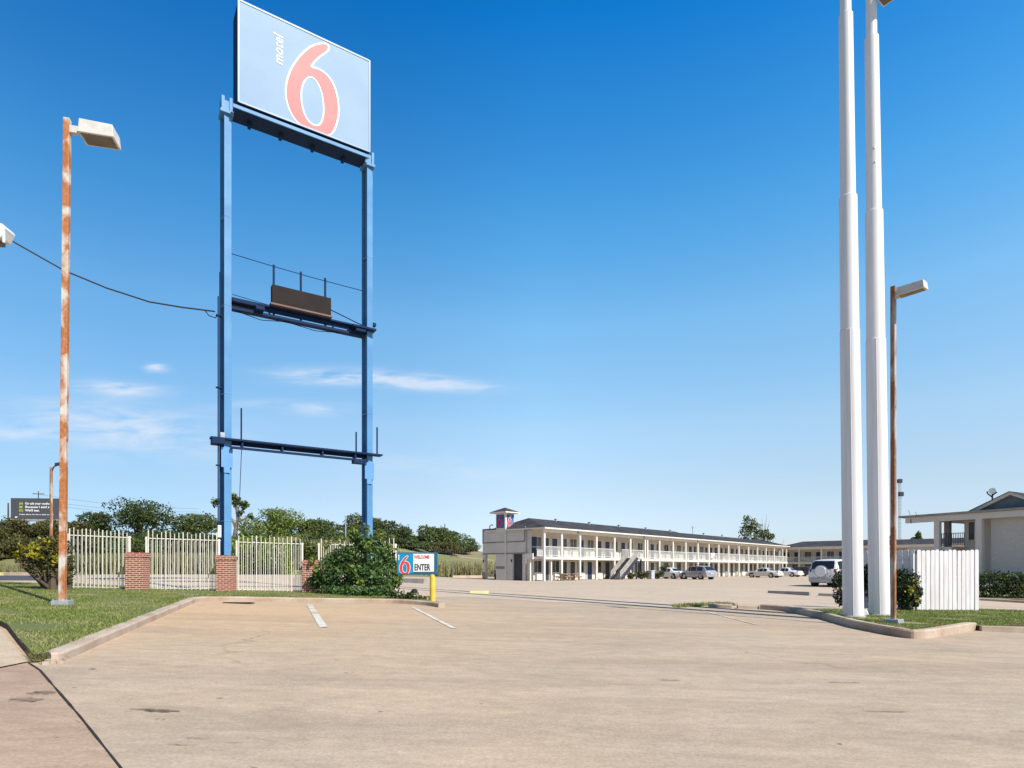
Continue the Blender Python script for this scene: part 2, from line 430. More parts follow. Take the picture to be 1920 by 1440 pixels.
def text_mesh(txt, size, extrude=.004, shear=0, bold=0, align='LEFT', spacing=1.0):
    cu = bpy.data.curves.new('t', 'FONT'); cu.body = txt; cu.size = size; cu.extrude = extrude
    cu.shear = shear; cu.offset = bold; cu.align_x = align; cu.space_character = spacing; cu.resolution_u = 3
    o = bpy.data.objects.new('t', cu); C.objects.link(o)
    dg = bpy.context.evaluated_depsgraph_get()
    me = bpy.data.meshes.new_from_object(o.evaluated_get(dg))
    bpy.data.objects.remove(o); me.materials.clear(); return me
def curve_mesh(loops, extrude):
    cu = bpy.data.curves.new('c', 'CURVE'); cu.dimensions = '2D'; cu.fill_mode = 'BOTH'; cu.extrude = extrude
    for lp in loops:
        sp = cu.splines.new('POLY'); sp.points.add(len(lp)-1); sp.use_cyclic_u = True
        for p, (a, b) in zip(sp.points, lp): p.co = (a, b, 0, 1)
    o = bpy.data.objects.new('c', cu); C.objects.link(o)
    dg = bpy.context.evaluated_depsgraph_get()
    me = bpy.data.meshes.new_from_object(o.evaluated_get(dg))
    bpy.data.objects.remove(o); me.materials.clear(); return me
def upright(me, x, y, z, rx=90, rz=0, sx=1, sz=1, roll=0):
    """lay flat artwork (xy plane) onto a vertical face looking along -y"""
    me.transform(Matrix.Translation((x, y, z)) @ Matrix.Rotation(R(rz), 4, 'Z') @ Matrix.Rotation(R(rx), 4, 'X') @ Matrix.Rotation(R(roll), 4, 'Z') @ Matrix.Diagonal((sx, sz, 1, 1)))
    return me

# the numeral, as outline points on the big panel (panel is 5.0 x 3.72)
SIXO = [(935, 358), (912, 342), (880, 341), (820, 356), (760, 402), (700, 472), (655, 552), (632, 640), (630, 720), (648, 800), (683, 870), (722, 915),
        (770, 950), (840, 978), (900, 998), (935, 1003), (965, 980), (990, 920), (1005, 840), (1000, 760), (985, 680), (955, 610), (910, 555), (860, 525), (798, 510),
        (812, 485), (840, 450), (880, 418), (925, 388)]
SIXI = [(800, 570), (762, 592), (738, 640), (730, 710), (737, 790), (762, 870), (802, 922), (848, 945), (884, 928), (905, 865), (905, 780), (893, 700), (868, 632), (836, 586)]
def rectify(pt, W=5.0, H=3.72, za=22.5, zb=25.24):
    x, y = pt
    top = 10+(x-285)*.4705; bot = 755+(x-272)*.3905
    t = (x-279)/(1249-279); u = t*za/((1-t)*zb+t*za)
    return (u*W, (1-(y-top)/(bot-top))*H)
def refine(lp, it=2):
    for _ in range(it):
        q = []
        for i in range(len(lp)):
            a = lp[i]; b = lp[(i+1) % len(lp)]
            q += [(a[0]*.75+b[0]*.25, a[1]*.75+b[1]*.25), (a[0]*.25+b[0]*.75, a[1]*.25+b[1]*.75)]
        lp = q
    return lp
def offset(lp, d):
    n = len(lp); area = sum(lp[i][0]*lp[(i+1) % n][1]-lp[(i+1) % n][0]*lp[i][1] for i in range(n))
    sg = 1 if area > 0 else -1; out = []
    for i in range(n):
        a = Vector(lp[i-1]); b = Vector(lp[i]); c = Vector(lp[(i+1) % n])
        t = (c-a).normalized(); nn = Vector((t.y, -t.x))*sg
        out.append(tuple(b+nn*d))
    return out
SIX_O = refine([rectify(p) for p in SIXO]); SIX_I = refine([rectify(p) for p in SIXI])
def numeral(parent, ox, oy, oz, sc, rx=90, rz=0, fill='salmon', line='white', depth=.006, wd=.085, up=1.0):
    O = [(a*sc, max(.0, b)*sc*up) for a, b in SIX_O]; I = [(a*sc, b*sc*up) for a, b in SIX_I]
    OO = [(a, max(.02*sc, b)) for a, b in offset(O, wd*sc)]
    d = Vector((math.sin(R(rz)), -math.cos(R(rz)), 0))
    w = curve_mesh([OO, offset(I, -wd*sc*.9)], depth/2)
    f = curve_mesh([O, I], depth/2)
    p = Vector((ox, oy, oz))
    a = mesh_obj('numeral_outline', upright(w, *(p+d*depth*.6), rx, rz), line, parent)
    b = mesh_obj('numeral', upright(f, *(p+d*depth*1.4), rx, rz), fill, parent)
    return a, b

# ------------------------------------------------------------------ foliage
def leaves(blobs, size, seed=0, flat=.0, shell=.55):
    rng = np.random.default_rng(seed); V = []
    for (cx, cy, cz, rx, ry, rz, n) in blobs:
        d = rng.normal(size=(n, 3)); d /= np.linalg.norm(d, axis=1)[:, None]
        r = (shell+(1-shell)*rng.random(n))**.8*np.where(rng.random(n) < .08, 1.14, 1.0)
        wob = 1+.16*np.sin(d[:, 0]*5+seed)*np.cos(d[:, 2]*6+seed*.7)+.10*np.sin(d[:, 1]*9+cx)
        p = np.array([cx, cy, cz])+d*(r*wob)[:, None]*np.array([rx, ry, rz])
        nr = d*.7+rng.normal(size=(n, 3))*.8; nr[:, 2] += flat; nr /= np.linalg.norm(nr, axis=1)[:, None]
        a = np.cross(nr, rng.normal(size=(n, 3))); a /= np.linalg.norm(a, axis=1)[:, None]
        b = np.cross(nr, a)
        s = size*(.55+.9*rng.random(n))[:, None]
        V.append(np.stack([p-a*s, p+b*s*.55, p+a*s, p-b*s*.55], axis=1))
    return np.concatenate(V).reshape(-1, 3)
def quads_obj(name, V, mat, parent=None):
    n = len(V)//4; me = bpy.data.meshes.new(name)
    me.vertices.add(n*4); me.vertices.foreach_set('co', V.astype(np.float32).ravel())
    me.loops.add(n*4); me.loops.foreach_set('vertex_index', np.arange(n*4, dtype=np.int32))
    me.polygons.add(n); me.polygons.foreach_set('loop_start', np.arange(0, n*4, 4, dtype=np.int32))
    me.update(calc_edges=True)
    return mesh_obj(name, me, mat, parent)
def crown_blobs(rng, h, w, n=9, dens=260, low=.25):
    out = []
    for i in range(n):
        a = rng.uniform(0, 6.283); rr = w*.5*math.sqrt(rng.random())*.72
        z = h*(low+(1-low)*rng.uniform(.12, .84)); k = 1-.45*abs(z/h-.5)
        r = w*rng.uniform(.17, .27)
        out.append((math.cos(a)*rr*k, math.sin(a)*rr*k, z, r, r, r*rng.uniform(.65, .95)*min(1.2, h/w+.2), int(dens*rng.uniform(.7, 1.3))))
    out.append((0, 0, h*.86, w*.2, w*.2, h*.14, dens))
    return out
def make_tree(name, label, cat, loc, h, w, leafm, seed, lsize=.28, dens=260, low=.25, trunk=True, group=None, n=9, blobs=None, bark='bark'):
    rng = random.Random(seed)
    t = thing(name, label, cat, loc, rng.uniform(0, 6), group)
    bl = blobs or crown_blobs(rng, h, w, n, dens, low)
    if low < .1 and not blobs:
        bl += [(rng.uniform(-.36, .36)*w, rng.uniform(-.3, .3)*w, h*rng.uniform(.08, .22), w*.22, w*.2, h*.16, int(dens*.8)) for _ in range(6)]
    quads_obj('crown', leaves(bl, lsize, seed), leafm, t)
    mb = MB(); r0 = max(.06, w*.035)
    mb.tube([(0, 0, -.3), (.03*w, 0, h*low*.6), (0, .02*w, h*.5), (0, 0, h*.8)], [r0*1.25, r0, r0*.7, r0*.25], 8)
    for b in bl[:6]:
        z0 = h*rng.uniform(low*.5, low+.15); mb.tube([(0, 0, z0), (b[0]*.5, b[1]*.5, (z0+b[2])*.52), (b[0], b[1], b[2])], [r0*.5, r0*.33, r0*.12], 6)
    mb.build('trunk', bark, t, True)
    return t

exec_parts = []
# ------------------------------------------------------------------ world, sun, camera
SUN = Vector((.70, -.655, .93)).normalized()     # towards the sun: right of and behind the camera
w = bpy.data.worlds.new('World'); scene.world = w; w.use_nodes = True
nt = w.node_tree; bg = nt.nodes['Background']
sky = nt.nodes.new('ShaderNodeTexSky'); sky.sky_type = 'NISHITA'; sky.sun_disc = False
el = math.asin(SUN.z); sky.sun_elevation = el; sky.sun_rotation = math.atan2(SUN.x, SUN.y)
sky.altitude = 300; sky.air_density = 1.0; sky.dust_density = .35; sky.ozone_density = 3.0
hs = nt.nodes.new('ShaderNodeHueSaturation'); hs.inputs['Saturation'].default_value = 1.28; hs.inputs['Value'].default_value = 1.12
nt.links.new(sky.outputs[0], hs.inputs['Color'])
tc = nt.nodes.new('ShaderNodeTexCoord'); sp = nt.nodes.new('ShaderNodeSeparateXYZ'); nt.links.new(tc.outputs['Generated'], sp.inputs[0])
def mth(op, a, b=None, c=None):
    n = nt.nodes.new('ShaderNodeMath'); n.operation = op
    for i, v in enumerate((a, b, c)):
        if v is None: continue
        if hasattr(v, 'is_linked'): nt.links.new(v, n.inputs[i])
        else: n.inputs[i].default_value = v
    return n.outputs[0]
yy = mth('MAXIMUM', sp.outputs[1], .02)
cu_ = mth('DIVIDE', sp.outputs[0], yy); cv_ = mth('DIVIDE', sp.outputs[2], yy)
tot = None
for (cx, cy, rx, ry, slope, amp) in ((625, 706, 95, 13, .03, .95), (800, 717, 105, 12, .06, .95), (215, 728, 70, 11, .04, .8), (294, 691, 20, 8, .1, .75),
                                     (235, 803, 185, 42, .10, .6), (600, 766, 48, 11, -.03, .5), (30, 813, 90, 13, .05, .45), (500, 757, 90, 8, 0, .25), (820, 880, 160, 22, .05, .25)):
    u0 = (cx-HX)/F; v0 = (HY-cy)/F
    du = mth('SUBTRACT', cu_, u0); dv = mth('SUBTRACT', cv_, v0)
    dv = mth('MULTIPLY_ADD', du, slope, dv)
    q = mth('ADD', mth('POWER', mth('MULTIPLY', du, F/rx), 2), mth('POWER', mth('MULTIPLY', dv, F/ry), 2))
    g = mth('MULTIPLY', mth('EXPONENT', mth('MULTIPLY', q, -.9)), amp)
    tot = g if tot is None else mth('ADD', tot, g)
cb = nt.nodes.new('ShaderNodeCombineXYZ'); nt.links.new(mth('MULTIPLY', cu_, 9.0), cb.inputs[0]); nt.links.new(mth('MULTIPLY', cv_, 46.0), cb.inputs[1])
nz = nt.nodes.new('ShaderNodeTexNoise'); nz.inputs['Scale'].default_value = 1.0; nz.inputs['Detail'].default_value = 7; nz.inputs['Roughness'].default_value = .6; nz.inputs['Distortion'].default_value = .5
nt.links.new(cb.outputs[0], nz.inputs['Vector'])
cl = mth('MULTIPLY', tot, mth('MAXIMUM', mth('MULTIPLY_ADD', nz.outputs['Fac'], 3.0, -1.0), 0))
cl = mth('MINIMUM', mth('MULTIPLY', cl, 1.35), .72)
up = mth('GREATER_THAN', sp.outputs[1], .03); cl = mth('MULTIPLY', cl, up)
mxs = nt.nodes.new('ShaderNodeMix'); mxs.data_type = 'RGBA'
rp_ = nt.nodes.new('ShaderNodeValToRGB'); els = rp_.color_ramp.elements
GR = ((0, (.72, .76, 1.05)), (.05, (.92, .86, 1.0)), (.08, (1.2, .97, .97)), (.123, (1.6, 1.14, .96)), (.221, (2.46, 1.6, 1.18)), (.369, (2.6, 2.0, 1.5)), (.493, (1.45, 1.9, 1.65)), (.673, (.15, 1.36, 1.64)), (.76, (.45, .85, .85)), (1, (.8, .55, .4)))
while len(els) < len(GR): els.new(.5)
for e_, (p_, c_) in zip(els, GR): e_.position = p_; e_.color = tuple(q/3 for q in c_)+(1,)
nt.links.new(sp.outputs[2], rp_.inputs[0])
def vmath(op, a, b):
    n = nt.nodes.new('ShaderNodeVectorMath'); n.operation = op; nt.links.new(a, n.inputs[0])
    if hasattr(b, 'is_linked'): nt.links.new(b, n.inputs[1])
    else: n.inputs[1].default_value = b
    return n.outputs[0]
rx_ = nt.nodes.new('ShaderNodeValToRGB'); els = rx_.color_ramp.elements
GX = ((0, (.58, .70, .80)), (.25, (.62, .72, .80)), (.42, (.83, .85, .88)), (.52, (1, 1, 1)), (1, (1, 1, 1)))
while len(els) < len(GX): els.new(.5)
for e_, (p_, c_) in zip(els, GX): e_.position = p_; e_.color = c_+(1,)
nt.links.new(mth('MULTIPLY_ADD', sp.outputs[0], .5, .5), rx_.inputs[0])
back_ = mth('MULTIPLY_ADD', mth('MINIMUM', mth('MAXIMUM', mth('MULTIPLY_ADD', sp.outputs[1], 2.0, .8), 0), 1), .32, .68)   # unseen sky behind the camera, dimmed to weaken the fill light
grade = vmath('MULTIPLY', vmath('MULTIPLY', vmath('MULTIPLY', hs.outputs[0], rp_.outputs[0]), (3, 3, 3)), rx_.outputs[0])
nt.links.new(cl, mxs.inputs[0]); nt.links.new(grade, mxs.inputs[6]); mxs.inputs[7].default_value = (5.6, 6.1, 7.0, 1)
bcm = nt.nodes.new('ShaderNodeCombineXYZ')
for i_ in range(3): nt.links.new(back_, bcm.inputs[i_])
nt.links.new(vmath('MULTIPLY', mxs.outputs[2], bcm.outputs[0]), bg.inputs['Color']); bg.inputs['Strength'].default_value = .095
sl = bpy.data.lights.new('sun', 'SUN'); sl.energy = 4.25; sl.angle = R(.53); sl.color = (1, .95, .87)
so = bpy.data.objects.new('sun', sl); C.objects.link(so); so.rotation_euler = (-SUN).to_track_quat('-Z', 'Y').to_euler(); so.location = (30, -30, 40)
cam = bpy.data.cameras.new('camera'); co = bpy.data.objects.new('camera', cam); C.objects.link(co)
co.location = (0, 0, EYE); co.rotation_euler = (R(90), 0, 0)
cam.sensor_width = 36; cam.sensor_fit = 'HORIZONTAL'; cam.lens = F/1920*36; cam.shift_y = (HY-720)/1920; cam.clip_end = 6000; cam.clip_start = .1
scene.camera = co
vs = scene.view_settings; vs.view_transform = 'Standard'; vs.look = 'None'; vs.gamma = 1; vs.exposure = .56

# ------------------------------------------------------------------ ground sheets
xs = [-3000, -1500, -700, -400]+[x for x in range(-240, 241, 5)]+[400, 700, 1500, 3000]
ys = [-200, -60]+[y for y in range(-20, 260, 4)]+[300, 360, 420, 600, 900, 1500, 3000]
mb = MB()
for y in ys:
    for x in xs:
        z = gz(x, min(y, 420))
        mb.v.append((x, y, z-.10))
nx = len(xs)
for j in range(len(ys)-1):
    for i in range(nx-1): mb.f.append((j*nx+i, j*nx+i+1, (j+1)*nx+i+1, (j+1)*nx+i))
structure(mb.build('ground', 'field', smooth=True))
drape('parking_lot', [(-75, -8), (75, -8), (100, 20), (100, 122), (20, 122), (-2, 93), (-11, 78), (-25, 60), (-75, 60)], 0, 'lot', 2.0)
# the greyer lot beyond the first bay
g1 = [G(-260, 1104), G(120, 1106), G(560, 1118), G(760, 1122), G(860, 1119), G(1010, 1128), G(1300, 1141.5), G(1560, 1150), G(2300, 1160)]
drape('back_parking_lot', [(-60, g1[0].y)]+[(p.x, p.y) for p in g1]+[(99, 30), (99, 121), (20.5, 121), (-1.5, 92), (-10.5, 77), (-25, 59), (-60, 59)], .004, 'backlot', 2.0)
# left: pink driveway slab, path, expansion joint, asphalt road
jt = [G(52, 1243), G(75, 1258), G(150, 1345), G(225, 1440), G(330, 1600)]
lf = [G(-40, 1262), G(52, 1243)]
drape('driveway', [(lf[0].x-3, lf[0].y-.3), (lf[0].x, lf[0].y)]+[(p.x, p.y) for p in jt]+[(-3, 2.0), (-14, 2.0)], .005, 'pave', 1.0)
wk = [G(52, 1243), G(25, 1210), G(0, 1181), G(-60, 1150), G(-200, 1120)]
drape('path', [(lf[0].x-3, lf[0].y-.2)]+[(p.x, p.y) for p in reversed(wk)][:0]+[(-24, lf[0].y-.2)]+[(wk[4].x, wk[4].y), (wk[3].x, wk[3].y), (wk[2].x, wk[2].y), (wk[1].x, wk[1].y), (wk[0].x, wk[0].y), (lf[0].x, lf[0].y+.02)], .02, 'walk', 1.0)
jp = []
rj = random.Random(5)
jl = resample(jt, .25)
for i, p in enumerate(jl):
    d = (jl[min(i+1, len(jl)-1)]-jl[max(0, i-1)]).normalized(); n = Vector((-d.y, d.x)); jp.append((p, n, rj.uniform(.005, .013)))
mb = MB()
for (p, n, w_) in jp:
    for s in (-1, 1):
        q = p+n*w_*s; mb.v.append((q.x, q.y, gz(q.x, q.y)+.013))
for i in range(len(jp)-1): mb.f.append((2*i, 2*i+1, 2*i+3, 2*i+2))
structure(mb.build('expansion_joint', 'joint'))
drape('road', [(-72, 31), (-23.2, 31), (-27, 37), (-38, 50), (-72, 50)], .012, 'asphalt', 2.0)
structure(kerb('kerb', [(-72, 51.2), (-42.5, 51.2)], 'yellowkerb', .3, .25, 1)); structure(kerb('kerb', [(-42.4, 51.2), (-37, 51.2)], 'kerb', .3, .25, 1))
structure(kerb('kerb', [(-72, 30.6), (-30, 30.6)], 'kerb', .25, .1, 1))
drape('verge', [(-74, 52.5), (-36, 52.5), (-40, 59), (-50, 64), (-74, 64)], .02, 'verge', 2.0)

# markings
for i, (a, b, wd, mt) in enumerate((((580, 1134), (607, 1177), .16, 'line'), ((774, 1139), (852, 1179), .11, 'line'), ((1316, 1145), (1420, 1172), .10, 'linef'))):
    p, q = G(*a), G(*b)
    drape('parking_line', strip_poly(p, q, wd), .009, mt, .5)
def blob_poly(c, rx, ry, seed, n=26):
    r = random.Random(seed); k = [1+r.uniform(-.28, .28) for _ in range(n)]
    return [(c.x+math.cos(6.2832*i/n)*rx*k[i], c.y+math.sin(6.2832*i/n)*ry*k[i]) for i in range(n)]
for i, (px, py, rx, ry, mt) in enumerate(((50, 1314, .16, .085, 'patch'), (82, 1301, .14, .07, 'patch2'), (265, 1331, .12, .03, 'patch'), (302, 1334, .15, .045, 'patch2'),
                                       (302, 1350, .045, .03, 'patch'), (370, 1386, .10, .012, 'patch2'), (345, 1398, .12, .012, 'patch'), (440, 1394, .06, .012, 'patch'),
                                       (1256, 1276, .14, .05, 'patch'), (1913, 1373, .10, .02, 'patch2'), (1580, 1280, .2, .03, 'patch'), (1660, 1335, .25, .02, 'patch'), (412, 1310, .035, .025, 'patch'), (174, 1255, .05, .03, 'patch'))):
    drape('dark_patch', blob_poly(G(px, py), rx, ry, i+3), .017 if px < 225 and py > 1290 else .010, mt, .3)  # irregular dark brown patches laid on the pavement
# tar strip lying near the kerb
p = G(445, 1131.5)
mb = MB(); mb.box(-.40, -.05, 0, .40, .06, .035); mb.box(-.2, -.09, .004, .5, .0, .028)
tag(mb.build('rubber_strip', 'rubber', loc=p), 'black rubber strip lying on the concrete near the lawn corner kerb', 'rubber strip')

# ------------------------------------------------------------------ lawns and kerbs
kl = smooth_line([G(96, 1243), G(118, 1241), G(370, 1128.5), G(392, 1126.5), G(740, 1131), G(800, 1135), G(822, 1139)], 2)
structure(kerb('kerb', [(p.x, p.y) for p in kl], 'kerb', .2, .13, 1))
back = [G(818, 1128, .1), G(760, 1116, .1), G(600, 1109, .1), G(425, 1107, .1), G(262, 1100, .1), G(130, 1094, .1), G(60, 1093, .1), G(0, 1091, .1), G(-150, 1090, .1)]
lw = inset(kl, .15)+[(p.x, p.y) for p in back]+[(wk[4].x+.1, wk[4].y+.1), (wk[3].x+.08, wk[3].y+.08), (wk[2].x+.08, wk[2].y+.05), (wk[1].x+.06, wk[1].y+.03), (wk[0].x+.05, wk[0].y+.03)]
LAWN = [(p[0], p[1]) for p in lw]
drape('lawn', LAWN, .105, 'lawn', .8)
# skirt closing the lawn's edge
mb = MB(); rs = resample(LAWN, .5, True)
for i in range(len(rs)):
    a, b = rs[i], rs[(i+1) % len(rs)]
    mb.quad((a.x, a.y, gz(a.x, a.y)-.06), (b.x, b.y, gz(b.x, b.y)-.06), (b.x, b.y, gz(b.x, b.y)+.104), (a.x, a.y, gz(a.x, a.y)+.104))
structure(mb.build('lawn_edge', 'soil'))
# broken kerb end by the path
mb = MB()
r = random.Random(4)
for px, py, s in ((104, 1240, .09), (95, 1243, .06), (86, 1246, .045), (112, 1244, .04), (78, 1245, .03)):
    q = G(px, py); n = 7
    top = [(q.x+math.cos(6.283*k/n)*s*r.uniform(.7, 1.2), q.y+math.sin(6.283*k/n)*s*r.uniform(.7, 1.2)) for k in range(n)]
    mb.prism(top, lambda a, b, d: (a, b, gz(a, b)+d), -.02, s*.8)
structure(mb.build('kerb_rubble', 'kerb'))
# right island
k2 = smooth_line([G(1425, 1143), G(1470, 1146), G(1530, 1158), G(1600, 1178), G(1660, 1190), G(1700, 1197), G(1722, 1198.5), G(1750, 1196), G(1832, 1181)], 2)
structure(kerb('kerb', [(p.x, p.y) for p in k2], 'kerb', .18, .18, 1))
kseg = [G(1328, 1139), G(1372, 1141)]
structure(kerb('kerb', [(p.x, p.y) for p in kseg], 'kerb', .3, .13, 1))
kseg = [G(1384, 1141.5), G(1424, 1142.8)]
structure(kerb('kerb', [(p.x, p.y) for p in kseg], 'kerb', .3, .13, 1))
isl = inset(k2, .13)+[(p.x, p.y) for p in (G(1842, 1175, .1), G(1920, 1172, .1), G(2050, 1168, .1), G(2050, 1149, .1), G(1830, 1143, .1), G(1640, 1143, .1), G(1560, 1143.5, .1), G(1500, 1142, .1))]
ISL = isl
drape('lawn', ISL, .115, 'lawn', .8)
mb = MB(); rs = resample(ISL, .5, True)
for i in range(len(rs)):
    a, b = rs[i], rs[(i+1) % len(rs)]
    mb.quad((a.x, a.y, gz(a.x, a.y)-.06), (b.x, b.y, gz(b.x, b.y)-.06), (b.x, b.y, gz(b.x, b.y)+.114), (a.x, a.y, gz(a.x, a.y)+.114))
structure(mb.build('lawn_edge', 'soil'))
kb = [G(1480, 1145), G(1640, 1149.5), G(1720, 1150)]
structure(kerb('kerb', [(p.x, p.y+.25) for p in kb], 'kerbg', .14, .13, 1))

gzv = np.vectorize(gz)
def blades(name, poly, n, h, wd, mat, dz, seed, lean=.5, dist=None, clump=None):
    rng = np.random.default_rng(seed)
    xs = [p[0] for p in poly]; ys = [p[1] for p in poly]
    X = rng.uniform(min(xs), max(xs), n*3); Y = rng.uniform(min(ys), max(ys), n*3)
    k = inside(poly, X, Y)
    if dist:   # thin the blades out with distance
        k &= rng.random(len(X)) < np.minimum(1, (dist/np.maximum(1, Y))**2)
    if clump:
        q = np.sin(X*clump)+np.sin(Y*clump*1.3+1)+np.sin((X+Y)*clump*.6+2); k &= (q+rng.normal(size=len(X))*.7) > -1.0
    X, Y = X[k][:n], Y[k][:n]; m = len(X); Z = gzv(X, Y)+dz
    a = rng.uniform(0, 6.283, m); hh = h*(.5+.8*rng.random(m)); ww = wd*(.7+.6*rng.random(m))
    dx, dy = np.cos(a)*ww, np.sin(a)*ww
    lx, ly = rng.normal(size=m)*hh*lean, rng.normal(size=m)*hh*lean
    V = np.stack([np.stack([X-dx, Y-dy, Z-.01], 1), np.stack([X+dx, Y+dy, Z-.01], 1), np.stack([X+lx+dx*.3, Y+ly+dy*.3, Z+hh], 1), np.stack([X+lx-dx*.3, Y+ly-dy*.3, Z+hh], 1)], 1).reshape(-1, 3)
    o = quads_obj(name, V, mat); return o
tag(blades('grass', LAWN, 110000, .036, .008, 'grass', .105, 1, .8, dist=13, clump=2.6), 'short mown green grass on the left lawn around the rusty pole', 'grass', kind='stuff')
tag(blades('grass', ISL, 48000, .036, .009, 'grass', .115, 2, .8, dist=15, clump=3.1), 'short green grass on the kerbed island under the white posts', 'grass', kind='stuff')
wdp = smooth_line([G(1270, 1140), G(1300, 1139), G(1335, 1136), G(1380, 1136)], 1)
wp = [(p.x, p.y) for p in wdp]+[(p.x, p.y+.7) for p in reversed(wdp)]
tag(blades('weeds', wp, 1500, .11, .012, 'grass', 0, 3, .6), 'low green weeds along the lot seam by the broken kerb', 'weeds', kind='stuff')
js = resample(jt, .1); wp2 = [(p.x+.03, p.y) for p in js]+[(p.x-.03, p.y) for p in reversed(js)]
tag(blades('joint_weeds', wp2, 260, .035, .004, 'reedg', .008, 4, .8, clump=4), 'small dry weeds growing in the pavement joint at lower left', 'weeds', kind='stuff')
tag(blades('lawn_fringe', [(p.x+.05, p.y-.10) for p in (G(60, 1241), G(118, 1238))]+[(p.x, p.y) for p in (G(118, 1228), G(60, 1228))], 1500, .07, .006, 'reedg', .03, 8, .7), 'dry grass fringe at the broken kerb corner of the lawn', 'grass', kind='stuff')

# ------------------------------------------------------------------ pylon sign
A0 = Vector((-10.40, 22.30, 0)); A1 = Vector((-5.94, 25.20, 0)); SL = (A1-A0).length; SA = math.atan2(A1.y-A0.y, A1.x-A0.x)
z0 = gz(A0.x, A0.y)
T = thing('pylon_sign', 'tall two-legged blue steel pylon sign with pale blue panel and red numeral', 'sign', (A0.x, A0.y, 0), SA)
for lx in (0, SL):
    mb = MB(); zb = gz(A0.x+lx*math.cos(SA), A0.y+lx*math.sin(SA))-.2
    tw_ = Matrix.Translation((lx, 0, 0)) @ Matrix.Rotation(R(11), 4, 'Z')
    mb.box(-.13, -.20, zb, .13, -.165, 18.0, tw_); mb.box(-.13, .205, zb, .13, .24, 18.0, tw_); mb.box(-.012, -.165, zb, .012, .205, 18.0, tw_)
    for zz in (3.2, 7.8, 11.0, 14.2): mb.box(-.131, -.206, zz, .131, .246, zz+.05, tw_)
    mb.build('post', 'bluelt', T, bevel=.012)
    mb = MB()
    for dx in (-.13, .13): mb.box(lx+dx-.05, -.28, 18.0, lx+dx+.05, .26, 18.48)
    mb.box(lx-.15, -.24, 18.02, lx+.15, .2, 18.36); mb.box(lx-.22, -.30, 17.9, lx+.22, .28, 18.0); mb.build('post_cap', 'bluelt', T)
    mb = MB(); mb.box(lx-.19, -.245, 5.15, lx+.19, -.205, 5.86); mb.box(lx-.1, -.245, 4.95, lx+.1, -.205, 5.15); mb.build('bracket_plate', 'blue', T)
mb = MB(); mb.box(.24, -.196, 18.0, SL-.24, .24, 18.3); mb.box(.24, -.469, 18.0, SL-.24, -.197, 18.05)
for xx in (.8, 1.9, 3.1, 4.3): mb.box(xx-.05, -.12, 17.84, xx+.05, .12, 17.98)
mb.build('top_beam', 'navy', T)
MB().box(.16, -.53, 18.03, SL-.1, -.47, 18.15).build('beam_edge', 'bluelt', T)
# cabinet
CX, CW, CZ, CH, CY = .33, 4.93, 18.31, 3.70, -.46
mb = MB(); mb.box(CX, CY, CZ, CX+CW, CY+1.05, CZ+CH); cabinet = mb.build('cabinet', 'navy', T, bevel=.02)
mb = MB(); mb.box(CX+.05, CY-.012, CZ+.05, CX+CW-.05, CY+.01, CZ+CH-.05); face = mb.build('sign_face', 'face', cabinet)
mb = MB()
for q in ((CX-.01, CZ, CX+.05, CZ+CH), (CX+CW-.05, CZ, CX+CW+.01, CZ+CH), (CX+.05, CZ-.01, CX+CW-.05, CZ+.05), (CX+.05, CZ+CH-.05, CX+CW-.05, CZ+CH+.01)):
    mb.box(q[0], CY-.03, q[1], q[2], CY+.02, q[3])
mb.build('sign_rim', 'facerim', cabinet)
numeral(T, CX+.0, CY-.014, CZ+.0, 1.0, depth=.008, wd=.062)
def rect_uv(x, y): return rectify((x, y))
tb = rect_uv(604, 470); tt = rect_uv(575, 190)
me = text_mesh('motel', .58, .004, .12, .002, spacing=1.02)
xsz = max(v.co.x for v in me.vertices); me.transform(Matrix.Diagonal((1.12/xsz, .86, 1, 1)))
mesh_obj('lettering', upright(me, CX+tb[0]-.0, CY-.018, CZ+tb[1]-.16, roll=90), 'white', T)
# reader board, catwalk beams
mb = MB(); mb.box(.16, -.16, 11.10, SL-.16, .16, 11.16); mb.box(.16, -.03, 10.95, SL-.16, .03, 11.10); mb.box(.16, -.15, 10.74, SL-.16, .12, 10.84)
for xx in (1.2, 1.5, 3.6, 3.9): mb.box(xx-.03, -.06, 10.84, xx+.03, .06, 10.95)
mb.build('middle_beam', 'navy', T, loc=(0, 0, .2))
for bx_ in ((.18, -.28, 10.98, 1.05, .28, 11.05), (SL-.75, -.45, 10.98, SL+.22, .35, 11.05), (.95, -.42, 10.84, 1.25, -.1, 10.975), (SL-.6, -.4, 10.85, SL-.2, .1, 10.975)):
    MB().box(*bx_).build('beam_platform', 'navy', T, loc=(0, 0, .2))
mb = MB(); mb.box(1.54, -.3, 11.43, 3.74, -.02, 12.12); mb.build('reader_board', 'brown', T, bevel=.01)
mb = MB(); mb.box(1.48, -.33, 11.365, 3.78, .02, 11.425); mb.build('board_ledge', 'soffit', T)
for xx in (1.66, 2.66, 3.60):
    mb = MB(); mb.box(xx-.035, .0, 11.1, xx+.035, .06, 13.0); mb.build('upright', 'navy', T)
mb = MB(); mb.tube([(.16, 0, 13.0), (1.6, 0, 12.93), (3.0, 0, 12.88), (SL-.16, 0, 12.86)], .014, 6)
mb.tube([(.2, -.05, 11.5), (1.5, -.05, 11.4)], .012, 6); mb.tube([(3.74, -.1, 11.75), (SL-.1, -.1, 11.36)], .02, 6)
mb.tube([(.3, .0, 10.95), (1.2, 0, 10.8), (2.1, 0, 10.93), (3.2, 0, 10.82), (4.2, 0, 10.95)], .014, 6)
mb.build('wire', 'navy', T)
mb = MB(); mb.box(-.55, -.42, 6.12, SL+.5, -.05, 6.18); mb.box(-.1, -.06, 6.0, SL+.1, .0, 6.12); mb.box(.1, -.4, 5.82, SL-.1, -.3, 5.9)
